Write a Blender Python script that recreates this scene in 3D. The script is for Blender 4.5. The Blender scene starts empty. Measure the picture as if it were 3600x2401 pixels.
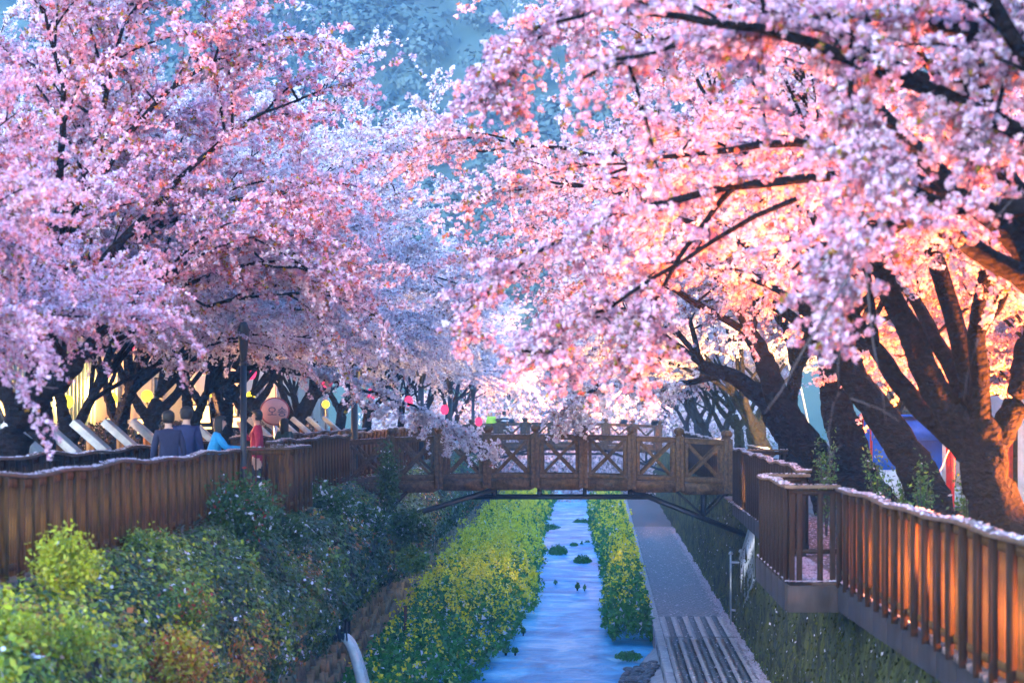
import bpy, math, random
import numpy as np
from mathutils import Vector, Matrix, noise as mnoise

R = math.radians
SC = bpy.context.scene
COL = SC.collection
rng = np.random.default_rng(7)
random.seed(7)

# ------------------------------------------------------------------ camera, sky, sun, exposure
F = 8160.0            # focal length in photograph pixels (3600 wide)
EYE = 5.8             # eye height above the stream-side path
cam_d = bpy.data.cameras.new('camera')
cam = bpy.data.objects.new('camera', cam_d)
COL.objects.link(cam)
SC.camera = cam
cam.location = (0, 0, EYE)
cam.rotation_euler = (R(90), 0, 0)
cam_d.sensor_width = 36
cam_d.lens = 36 * F / 3600
cam_d.shift_x = -(2080 - 1800) / 3600
cam_d.shift_y = (1450 - 1200.5) / 3600
cam_d.clip_end = 4000
cam_d.dof.use_dof = True
cam_d.dof.focus_distance = 62
cam_d.dof.aperture_fstop = 2.2

SUN_EL, SUN_AZ = R(19), R(205)      # azimuth clockwise from +Y (behind the camera, to the left)
w = bpy.data.worlds.new('World')
SC.world = w
w.use_nodes = True
nt = w.node_tree
nt.nodes.clear()
sky = nt.nodes.new('ShaderNodeTexSky')
sky.sky_type = 'NISHITA'
sky.sun_disc = False
sky.sun_elevation = SUN_EL
sky.sun_rotation = SUN_AZ
sky.air_density = 1.3
sky.dust_density = 0.3
sky.ozone_density = 7.0
bg = nt.nodes.new('ShaderNodeBackground')
bg.inputs['Strength'].default_value = 0.15
wo = nt.nodes.new('ShaderNodeOutputWorld')
nt.links.new(sky.outputs[0], bg.inputs['Color'])
nt.links.new(bg.outputs[0], wo.inputs['Surface'])

sun_d = bpy.data.lights.new('sun', 'SUN')
sun_d.energy = 0.55
sun_d.angle = R(20)
sun_d.color = (1.0, 0.97, 0.95)
sun = bpy.data.objects.new('sun', sun_d)
COL.objects.link(sun)
sd = Vector((math.sin(SUN_AZ) * math.cos(SUN_EL), math.cos(SUN_AZ) * math.cos(SUN_EL), math.sin(SUN_EL)))
sun.rotation_euler = sd.to_track_quat('Z', 'Y').to_euler()

vs = SC.view_settings
vs.view_transform = 'Standard'
vs.look = 'None'
vs.gamma = 1
vs.use_curve_mapping = False
vs.exposure = 3.25
vs.use_white_balance = True
vs.white_balance_temperature = 6150
vs.white_balance_tint = 10
cy = SC.cycles
cy.use_denoising = True
cy.max_bounces = 7
cy.diffuse_bounces = 2
cy.use_adaptive_sampling = True
cy.adaptive_threshold = 0.025
cy.glossy_bounces = 2
cy.transmission_bounces = 4
cy.transparent_max_bounces = 6
cy.volume_bounces = 0
cy.sample_clamp_indirect = 6
cy.use_light_tree = True
cy.caustics_reflective = False
cy.caustics_refractive = False


def P(px, py, Y):
    """the world point at distance Y that the photograph shows at pixel (px, py) of 3600x2401"""
    return ((px - 2080) * Y / F, Y, EYE - (py - 1450) * Y / F)


# ------------------------------------------------------------------ helpers
def tag(o, label=None, cat=None, group=None, kind=None):
    if label: o['label'] = label
    if cat: o['category'] = cat
    if group: o['group'] = group
    if kind: o['kind'] = kind
    return o


def empty(name, loc, label=None, cat=None, group=None):
    o = bpy.data.objects.new(name, None)
    COL.objects.link(o)
    o.location = loc
    o.empty_display_size = 0.2
    return tag(o, label, cat, group)


def attach(o, parent):
    """child built in world coordinates under an unrotated, unscaled parent"""
    o.parent = parent
    if parent is not None:
        p = parent
        off = Vector((0, 0, 0))
        while p is not None:
            off += Vector(p.location)
            p = p.parent
        o.location = Vector(o.location) - off
    return o


def mesh_np(name, V, Q, mats, tint=None, smooth=False):
    V = np.asarray(V, np.float32).reshape(-1, 3)
    Q = np.asarray(Q, np.int32)
    nc = Q.shape[-1] if Q.ndim == 2 else 4
    Q = Q.reshape(-1, nc)
    me = bpy.data.meshes.new(name)
    me.vertices.add(len(V))
    me.vertices.foreach_set('co', V.ravel())
    me.loops.add(Q.size)
    me.loops.foreach_set('vertex_index', Q.ravel())
    me.polygons.add(len(Q))
    me.polygons.foreach_set('loop_start', np.arange(0, Q.size, nc, dtype=np.int32))
    if tint is not None:
        a = me.attributes.new('tint', 'FLOAT', 'FACE')
        a.data.foreach_set('value', np.asarray(tint, np.float32))
    if smooth:
        me.polygons.foreach_set('use_smooth', np.ones(len(Q), bool))
    me.update(calc_edges=True)
    for m in (mats if isinstance(mats, (list, tuple)) else [mats]):
        me.materials.append(m)
    return me


def link(name, me, parent=None, loc=(0, 0, 0), world=True):
    o = bpy.data.objects.new(name, me)
    COL.objects.link(o)
    o.location = loc
    if parent is not None:
        if world: attach(o, parent)
        else: o.parent = parent
    return o


BOXV = np.array([[-1, -1, -1], [1, -1, -1], [1, 1, -1], [-1, 1, -1], [-1, -1, 1], [1, -1, 1], [1, 1, 1], [-1, 1, 1]], float) / 2
BOXQ = np.array([[0, 3, 2, 1], [4, 5, 6, 7], [0, 1, 5, 4], [1, 2, 6, 5], [2, 3, 7, 6], [3, 0, 4, 7]])


def frames(T):
    T = T / np.maximum(np.linalg.norm(T, axis=-1, keepdims=True), 1e-9)
    up = np.where(np.abs(T[..., 2:3]) > 0.95, np.array([1.0, 0, 0]), np.array([0, 0, 1.0]))
    A = np.cross(T, up)
    A /= np.maximum(np.linalg.norm(A, axis=-1, keepdims=True), 1e-9)
    B = np.cross(A, T)
    return A, B


class MB:
    def __init__(s):
        s.V, s.Q, s.n = [], [], 0

    def add(s, V, Q):
        V = np.asarray(V, float).reshape(-1, 3)
        s.V.append(V)
        s.Q.append(np.asarray(Q, int).reshape(-1, 4) + s.n)
        s.n += len(V)
        return s

    def box(s, c, d, rz=0.0, rx=0.0, ry=0.0):
        V = BOXV * np.asarray(d, float)
        if rz or rx or ry:
            M = np.array((Matrix.Rotation(rz, 3, 'Z') @ Matrix.Rotation(ry, 3, 'Y') @ Matrix.Rotation(rx, 3, 'X')))
            V = V @ M.T
        return s.add(V + np.asarray(c, float), BOXQ)

    def beam(s, p0, p1, wd, ht):
        p0, p1 = np.asarray(p0, float), np.asarray(p1, float)
        T = p1 - p0
        A, B = frames(T)
        V = []
        for p in (p0, p1):
            for sa, sb in ((-1, -1), (1, -1), (1, 1), (-1, 1)):
                V.append(p + A * sa * wd / 2 + B * sb * ht / 2)
        return s.add(V, [[0, 1, 2, 3], [7, 6, 5, 4], [0, 4, 5, 1], [1, 5, 6, 2], [2, 6, 7, 3], [3, 7, 4, 0]])

    def sweep(s, pts, wd, ht):
        """rectangular section swept along a polyline (kept level)"""
        pts = np.asarray(pts, float)
        T = np.gradient(pts, axis=0)
        T[:, 2] = 0
        A, B = frames(T)
        V = np.stack([pts - A * wd / 2 - B * ht / 2, pts + A * wd / 2 - B * ht / 2, pts + A * wd / 2 + B * ht / 2, pts - A * wd / 2 + B * ht / 2], 1)
        n = len(pts)
        Q = []
        for i in range(n - 1):
            for k in range(4):
                Q.append([i * 4 + k, i * 4 + (k + 1) % 4, i * 4 + 4 + (k + 1) % 4, i * 4 + 4 + k])
        Q += [[3, 2, 1, 0], [n * 4 - 4, n * 4 - 3, n * 4 - 2, n * 4 - 1]]
        return s.add(V.reshape(-1, 3), Q)

    def tube(s, pts, rad, n=8, caps=True, jit=0.0, seed=0):
        pts = np.asarray(pts, float)
        rad = np.broadcast_to(np.asarray(rad, float), (len(pts),)).copy()
        if caps:
            pts = np.concatenate([pts[:1], pts, pts[-1:]])
            rad = np.concatenate([[1e-4], rad, [1e-4]])
        T = np.gradient(pts, axis=0)
        T[np.linalg.norm(T, axis=1) < 1e-9] = (0, 0, 1)
        A, B = frames(T)
        th = np.linspace(0, 2 * np.pi, n, endpoint=False)
        rr = rad[:, None] * np.ones((1, n))
        if jit:
            g = np.random.default_rng(seed)
            i = np.arange(len(pts))[:, None]
            rr = rr * (1 + jit * (np.sin(3 * th[None] + i * .5 + g.uniform(0, 6)) * .5 + np.sin(5 * th[None] - i * .37 + g.uniform(0, 6)) * .35 + g.normal(0, .25, rr.shape)))
        V = pts[:, None] + rr[..., None] * (np.cos(th)[None, :, None] * A[:, None] + np.sin(th)[None, :, None] * B[:, None])
        m = len(pts)
        i, k = np.meshgrid(np.arange(m - 1), np.arange(n), indexing='ij')
        Q = np.stack([i * n + k, i * n + (k + 1) % n, (i + 1) * n + (k + 1) % n, (i + 1) * n + k], -1).reshape(-1, 4)
        return s.add(V.reshape(-1, 3), Q)

    def lathe(s, c, prof, n=14):
        prof = np.asarray(prof, float)
        th = np.linspace(0, 2 * np.pi, n, endpoint=False)
        V = np.stack([prof[:, :1] * np.cos(th), prof[:, :1] * np.sin(th), np.broadcast_to(prof[:, 1:], (len(prof), n))], -1) + np.asarray(c, float)
        i, k = np.meshgrid(np.arange(len(prof) - 1), np.arange(n), indexing='ij')
        Q = np.stack([i * n + k, i * n + (k + 1) % n, (i + 1) * n + (k + 1) % n, (i + 1) * n + k], -1).reshape(-1, 4)
        return s.add(V.reshape(-1, 3), Q)

    def grid(s, fn, us, vs_):
        U, W = np.meshgrid(us, vs_, indexing='ij')
        V = fn(U, W)
        a, b = len(us), len(vs_)
        i, k = np.meshgrid(np.arange(a - 1), np.arange(b - 1), indexing='ij')
        Q = np.stack([i * b + k, (i + 1) * b + k, (i + 1) * b + k + 1, i * b + k + 1], -1).reshape(-1, 4)
        return s.add(V.reshape(-1, 3), Q)

    def mesh(s, name, m, smooth=False, tint=None):
        return mesh_np(name, np.concatenate(s.V), np.concatenate(s.Q), m, tint, smooth)

    def build(s, name, m, parent=None, smooth=False, bevel=0.0, tint=None):
        o = link(name, s.mesh(name, m, smooth, tint), parent)
        if bevel:
            b = o.modifiers.new('bevel', 'BEVEL')
            b.width = bevel
            b.segments = 2
            b.limit_method = 'ANGLE'
        return o


def pn(x, y, seed=0.0, oct=4):
    """cheap smooth pseudo noise, about -1..1"""
    x = np.asarray(x, float); y = np.asarray(y, float)
    v = 0; a = 1.0; f = 1.0
    for o in range(oct):
        v = v + a * (np.sin(x * f * 1.7 + seed * 3.1 + 1.3 * np.sin(y * f * 1.1 + o + seed)) * np.cos(y * f * 1.9 - seed * 1.7 + 1.1 * np.sin(x * f * 1.3 + 2 * o)))
        a *= 0.5; f *= 2.03
    return v / 1.6


# ------------------------------------------------------------------ materials
def nodes_of(m):
    m.use_nodes = True
    n = m.node_tree
    n.nodes.clear()
    return n


def ramp(n, stops):
    r = n.nodes.new('ShaderNodeValToRGB')
    e = r.color_ramp.elements
    while len(e) > 1: e.remove(e[-1])
    e[0].position = stops[0][0]; e[0].color = (*stops[0][1], 1)
    for p, c in stops[1:]:
        k = e.new(p); k.color = (*c, 1)
    return r


def surf(name, stops, scale=6.0, stretch=(1, 1, 1), rough=0.8, bump=0.3, bscale=None, detail=6.0, spec=0.3, metal=0.0, dist=0.02):
    m = bpy.data.materials.new(name)
    n = nodes_of(m)
    L = n.links.new
    tc = n.nodes.new('ShaderNodeTexCoord')
    mp = n.nodes.new('ShaderNodeMapping')
    mp.inputs['Scale'].default_value = stretch
    L(tc.outputs['Object'], mp.inputs['Vector'])
    nz = n.nodes.new('ShaderNodeTexNoise')
    nz.inputs['Scale'].default_value = scale
    nz.inputs['Detail'].default_value = detail
    nz.inputs['Roughness'].default_value = 0.65
    L(mp.outputs[0], nz.inputs['Vector'])
    rp = ramp(n, stops)
    L(nz.outputs['Fac'], rp.inputs['Fac'])
    b = n.nodes.new('ShaderNodeBsdfPrincipled')
    L(rp.outputs['Color'], b.inputs['Base Color'])
    b.inputs['Roughness'].default_value = rough
    b.inputs['Specular IOR Level'].default_value = spec
    b.inputs['Metallic'].default_value = metal
    if bump:
        nb = n.nodes.new('ShaderNodeTexNoise')
        nb.inputs['Scale'].default_value = bscale or scale * 3
        nb.inputs['Detail'].default_value = 5
        L(mp.outputs[0], nb.inputs['Vector'])
        bp = n.nodes.new('ShaderNodeBump')
        bp.inputs['Strength'].default_value = bump
        bp.inputs['Distance'].default_value = dist
        L(nb.outputs['Fac'], bp.inputs['Height'])
        L(bp.outputs[0], b.inputs['Normal'])
    o = n.nodes.new('ShaderNodeOutputMaterial')
    L(b.outputs[0], o.inputs['Surface'])
    return m


def foliage(name, stops, trans=0.35, rough=None, interp='LINEAR'):
    """leaf or petal: colour picked per face from the tint attribute"""
    m = bpy.data.materials.new(name)
    n = nodes_of(m)
    L = n.links.new
    at = n.nodes.new('ShaderNodeAttribute')
    at.attribute_name = 'tint'
    rp = ramp(n, stops)
    rp.color_ramp.interpolation = interp
    L(at.outputs['Fac'], rp.inputs['Fac'])
    if rough is None:
        d = n.nodes.new('ShaderNodeBsdfDiffuse')
        L(rp.outputs['Color'], d.inputs['Color'])
    else:
        d = n.nodes.new('ShaderNodeBsdfPrincipled')
        d.inputs['Roughness'].default_value = rough
        d.inputs['Specular IOR Level'].default_value = 0.45
        L(rp.outputs['Color'], d.inputs['Base Color'])
    t = n.nodes.new('ShaderNodeBsdfTranslucent')
    L(rp.outputs['Color'], t.inputs['Color'])
    mx = n.nodes.new('ShaderNodeMixShader')
    mx.inputs['Fac'].default_value = trans
    L(d.outputs[0], mx.inputs[1]); L(t.outputs[0], mx.inputs[2])
    o = n.nodes.new('ShaderNodeOutputMaterial')
    L(mx.outputs[0], o.inputs['Surface'])
    return m


def glow(name, col, strength):
    m = bpy.data.materials.new(name)
    n = nodes_of(m)
    e = n.nodes.new('ShaderNodeEmission')
    e.inputs['Color'].default_value = (*col, 1)
    e.inputs['Strength'].default_value = strength
    o = n.nodes.new('ShaderNodeOutputMaterial')
    n.links.new(e.outputs[0], o.inputs['Surface'])
    return m


def plain(name, c, rough=0.7, var=0.25, scale=8, **k):
    a = tuple(x * (1 - var) for x in c); b = tuple(min(1, x * (1 + var)) for x in c)
    return surf(name, [(0.25, a), (0.75, b)], scale=scale, rough=rough, **k)


M = {}
M['bark'] = surf('bark', [(0.3, (0.003, 0.002, 0.002)), (0.55, (0.010, 0.006, 0.0055)), (0.8, (0.03, 0.02, 0.018))], scale=7, stretch=(1, 1, 1.6), bump=1.0, bscale=9, dist=.16, rough=.95, spec=.1)
M['twig'] = plain('twig_bark', (0.05, 0.03, 0.03), bump=0)
M['greytwig'] = plain('grey_twig_bark', (0.075, 0.055, 0.055), bump=0)
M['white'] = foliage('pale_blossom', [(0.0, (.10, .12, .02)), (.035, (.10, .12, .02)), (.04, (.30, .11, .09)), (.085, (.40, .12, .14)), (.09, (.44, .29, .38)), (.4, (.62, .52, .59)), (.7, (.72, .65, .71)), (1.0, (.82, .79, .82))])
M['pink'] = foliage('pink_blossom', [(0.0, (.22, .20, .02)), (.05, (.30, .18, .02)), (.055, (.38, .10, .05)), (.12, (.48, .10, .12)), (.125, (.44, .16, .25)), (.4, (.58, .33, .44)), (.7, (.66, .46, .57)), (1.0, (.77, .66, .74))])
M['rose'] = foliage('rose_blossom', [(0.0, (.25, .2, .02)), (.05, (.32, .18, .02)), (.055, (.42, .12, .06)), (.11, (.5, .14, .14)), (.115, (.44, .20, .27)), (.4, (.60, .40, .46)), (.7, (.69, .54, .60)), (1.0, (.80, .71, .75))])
M['wood'] = surf('brown_wood', [(0.3, (0.006, 0.0032, 0.0015)), (0.7, (0.034, 0.016, 0.006))], scale=5, stretch=(6, 6, .6), bump=.3, rough=.7, spec=.12)
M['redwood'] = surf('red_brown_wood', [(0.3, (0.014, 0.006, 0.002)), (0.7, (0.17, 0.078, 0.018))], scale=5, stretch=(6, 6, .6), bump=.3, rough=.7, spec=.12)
M['darkwood'] = surf('dark_bridge_wood', [(0.3, (0.028, 0.016, 0.007)), (0.7, (0.15, 0.085, 0.036))], scale=4, stretch=(3, 3, 3), bump=.25, rough=.6, spec=.2)
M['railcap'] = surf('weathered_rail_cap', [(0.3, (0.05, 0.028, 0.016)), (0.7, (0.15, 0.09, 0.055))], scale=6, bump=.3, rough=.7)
M['steel'] = plain('black_steel', (0.008, 0.007, 0.008), rough=.45, spec=.5, bump=0)
M['stainless'] = plain('stainless_steel', (0.55, 0.55, 0.56), rough=.3, metal=.8, bump=0)
M['fascia'] = surf('grey_brown_edge_beam', [(0.3, (0.012, 0.008, 0.007)), (0.7, (0.042, 0.029, 0.025))], scale=3, stretch=(2, 2, .5), bump=.4, rough=.75)
M['soil'] = surf('soil', [(0.3, (0.02, 0.014, 0.01)), (0.7, (0.06, 0.045, 0.03))], scale=2, bump=.6, rough=.95)
M['land'] = surf('paved_ground', [(0.3, (0.11, 0.10, 0.10)), (0.7, (0.2, 0.18, 0.17))], scale=.8, bump=.2, rough=.9)
M['deck'] = surf('boardwalk_deck', [(0.3, (0.09, 0.055, 0.045)), (0.7, (0.19, 0.125, 0.1))], scale=4, stretch=(1, 6, 1), bump=.3, rough=.6)
M['petal'] = foliage('fallen_petal', [(0, (.50, .36, .42)), (1, (.72, .64, .68))], trans=.2)
M['stone'] = surf('wall_stone', [(0.25, (0.05, 0.044, 0.024)), (0.5, (0.25, 0.19, 0.09)), (0.75, (0.46, 0.36, 0.2))], scale=2.2, bump=.6, bscale=9, rough=.85)
M['moss'] = surf('mossy_stone', [(0.25, (0.006, 0.006, 0.004)), (0.45, (0.024, 0.027, 0.007)), (0.62, (0.085, 0.09, 0.012)), (0.8, (0.06, 0.05, 0.03))], scale=3.2, stretch=(1, 2.2, .5), bump=1.0, bscale=9, dist=.08, rough=.95)
M['mosstuft'] = foliage('moss_and_fern', [(0, (.010, .012, .004)), (.4, (.05, .058, .008)), (.7, (.13, .14, .018)), (.88, (.05, .10, .025)), (.93, (.03, .09, .03)), (.95, (.4, .35, .38)), (1, (.6, .54, .58))], trans=.2)
M['paver'] = surf('grey_paver', [(0.3, (0.16, 0.155, 0.165)), (0.7, (0.30, 0.285, 0.295))], scale=7, bump=.3, rough=.8)
M['paverlight'] = surf('pale_paver', [(0.3, (0.34, 0.30, 0.30)), (0.7, (0.50, 0.45, 0.45))], scale=7, bump=.3, rough=.8)
M['paverdark'] = surf('dark_paver', [(0.3, (0.075, 0.08, 0.09)), (0.7, (0.15, 0.155, 0.17))], scale=7, bump=.3, rough=.75)
M['concrete'] = surf('pale_concrete', [(0.3, (0.27, 0.26, 0.26)), (0.7, (0.42, 0.40, 0.40))], scale=3, bump=.35, rough=.85)
M['joint'] = plain('joint_sand', (0.10, 0.095, 0.095), bump=0)
M['cobble'] = surf('wet_cobble', [(0.3, (0.02, 0.024, 0.03)), (0.7, (0.09, 0.10, 0.12))], scale=4, bump=.4, rough=.35, spec=.6)
M['lampyellow'] = glow('yellow_globe_light', (1.0, 0.62, 0.02), .55)
M['lampwarm'] = glow('floodlight_glass', (1.0, 0.48, 0.12), .9)
M['lanternpink'] = glow('pink_paper_lantern', (1.0, 0.05, 0.16), .22)
M['mint'] = surf('mint_sheet_metal', [(0.3, (0.42, 0.58, 0.44)), (0.7, (0.55, 0.70, 0.55))], scale=1.2, bump=0, rough=.5)
M['cream'] = surf('cream_plaster', [(0.3, (0.55, 0.44, 0.33)), (0.7, (0.68, 0.57, 0.44))], scale=1.0, bump=.15, rough=.85)
M['greywall'] = surf('grey_plinth', [(0.3, (0.22, 0.20, 0.2)), (0.7, (0.34, 0.31, 0.3))], scale=1.0, bump=.15, rough=.85)
M['glass'] = plain('dark_window_glass', (0.03, 0.035, 0.045), rough=.08, spec=.6, bump=0)
M['boardwhite'] = surf('white_painted_board', [(0.3, (0.3, 0.28, 0.27)), (0.7, (0.5, 0.48, 0.46))], scale=6, bump=.1, rough=.6)
M['orangewood'] = plain('orange_brown_post', (0.35, 0.14, 0.04), bump=0)
M['signpink'] = plain('pink_sign_paint', (0.78, 0.42, 0.40), rough=.5, bump=0, var=.08)
M['signrim'] = plain('dark_red_rim', (0.35, 0.05, 0.06), rough=.5, bump=0)
M['ink'] = plain('blue_grey_ink', (0.10, 0.10, 0.22), rough=.6, bump=0)
M['bluetarp'] = plain('blue_tarpaulin', (0.02, 0.13, 0.62), rough=.4, bump=.2, scale=3)
M['redpaint'] = plain('red_paint', (0.6, 0.03, 0.02), rough=.4, bump=0)
M['tarpwhite'] = plain('white_tarpaulin', (0.72, 0.72, 0.74), rough=.6, bump=.2, scale=3)
M['pipe'] = plain('black_plastic_pipe', (0.012, 0.014, 0.018), rough=.3, spec=.6, bump=0)
M['girder'] = plain('mint_girder_paint', (0.30, 0.72, 0.62), rough=.5, bump=0, var=.1)
M['palesteel'] = plain('galvanised_steel', (0.55, 0.6, 0.62), rough=.45, bump=0)
M['rust'] = plain('rusty_post', (0.10, 0.045, 0.025), bump=0)


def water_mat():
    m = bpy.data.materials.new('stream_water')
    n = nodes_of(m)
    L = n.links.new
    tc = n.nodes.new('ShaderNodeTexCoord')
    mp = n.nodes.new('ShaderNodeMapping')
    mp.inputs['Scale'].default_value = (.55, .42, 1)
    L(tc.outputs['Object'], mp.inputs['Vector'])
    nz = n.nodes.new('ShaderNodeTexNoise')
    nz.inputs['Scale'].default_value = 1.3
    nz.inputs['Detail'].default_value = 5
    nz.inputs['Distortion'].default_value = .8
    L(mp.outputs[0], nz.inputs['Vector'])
    rp = ramp(n, [(0.32, (0.015, 0.18, 0.42)), (0.47, (0.04, 0.34, 0.64)), (0.58, (0.16, 0.52, 0.78)), (0.7, (0.5, 0.72, 0.86))])  # sky's blue reflection is painted into the base colour
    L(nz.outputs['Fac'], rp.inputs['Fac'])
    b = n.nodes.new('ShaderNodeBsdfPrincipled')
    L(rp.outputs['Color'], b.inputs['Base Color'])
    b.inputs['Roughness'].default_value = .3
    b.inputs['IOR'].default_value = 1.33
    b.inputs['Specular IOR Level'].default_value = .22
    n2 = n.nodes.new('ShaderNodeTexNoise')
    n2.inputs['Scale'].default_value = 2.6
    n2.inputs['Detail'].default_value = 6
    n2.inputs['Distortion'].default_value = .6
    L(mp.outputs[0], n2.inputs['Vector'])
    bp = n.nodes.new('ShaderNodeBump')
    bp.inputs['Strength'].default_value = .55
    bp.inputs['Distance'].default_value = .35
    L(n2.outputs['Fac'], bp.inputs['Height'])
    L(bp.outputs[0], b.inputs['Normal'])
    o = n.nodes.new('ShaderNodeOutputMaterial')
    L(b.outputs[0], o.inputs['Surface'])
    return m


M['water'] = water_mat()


# ------------------------------------------------------------------ scattered quads (petals, leaves)
def quads(C, N, a, b, g, roll=True):
    """flat quads at centres C with normals N, half sizes a (across) and b (along)"""
    N = N / np.maximum(np.linalg.norm(N, axis=1, keepdims=True), 1e-9)
    A, B = frames(N)
    if roll:
        t = g.uniform(0, 2 * np.pi, len(C))[:, None]
        A, B = A * np.cos(t) + B * np.sin(t), -A * np.sin(t) + B * np.cos(t)
    a = np.broadcast_to(a, (len(C),))[:, None]
    b = np.broadcast_to(b, (len(C),))[:, None]
    V = np.stack([C - B * b, C + A * a, C + B * b, C - A * a], 1)   # a diamond: pointed like a leaf or petal
    Q = np.arange(len(C) * 4).reshape(-1, 4)
    return V.reshape(-1, 3), Q


def tris(C, N, a, g):
    N = N / np.maximum(np.linalg.norm(N, axis=1, keepdims=True), 1e-9)
    A, B = frames(N)
    t = g.uniform(0, 2 * np.pi, len(C))[:, None]
    A, B = A * np.cos(t) + B * np.sin(t), -A * np.sin(t) + B * np.cos(t)
    a = np.broadcast_to(a, (len(C),))[:, None]
    V = np.stack([C - B * a * .8, C + A * a + B * a * .55, C - A * a + B * a * .55], 1)
    return V.reshape(-1, 3), np.arange(len(C) * 3).reshape(-1, 3)


def unit(g, n):
    v = g.normal(size=(n, 3))
    return v / np.linalg.norm(v, axis=1, keepdims=True)


def tubes_batch(mb, Pts, r0, r1, n=3):
    """Pts (N, M, 3) polylines"""
    N, Mm, _ = Pts.shape
    T = np.gradient(Pts, axis=1)
    A, B = frames(T)
    t = np.linspace(0, 1, Mm)[None, :]
    rr = (r0[:, None] * (1 - t) + r1[:, None] * t)[..., None, None]
    th = np.linspace(0, 2 * np.pi, n, endpoint=False)
    V = Pts[:, :, None] + rr * (np.cos(th)[None, None, :, None] * A[:, :, None] + np.sin(th)[None, None, :, None] * B[:, :, None])
    base = np.arange(N)[:, None, None] * Mm * n
    i, k = np.meshgrid(np.arange(Mm - 1), np.arange(n), indexing='ij')
    q = np.stack([i * n + k, i * n + (k + 1) % n, (i + 1) * n + (k + 1) % n, (i + 1) * n + k], -1)[None]
    Q = q + base[..., None]
    mb.add(V.reshape(-1, 3), Q.reshape(-1, 4))


def bez(p0, p1, p2, n):
    t = np.linspace(0, 1, n)[None, :, None]
    return p0[:, None] * (1 - t) ** 2 + 2 * p1[:, None] * t * (1 - t) + p2[:, None] * t ** 2


def at_t(p0, p1, p2, t):
    t = t[:, None]
    return p0 * (1 - t) ** 2 + 2 * p1 * t * (1 - t) + p2 * t ** 2, 2 * (1 - t) * (p1 - p0) + 2 * t * (p2 - p1)


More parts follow.
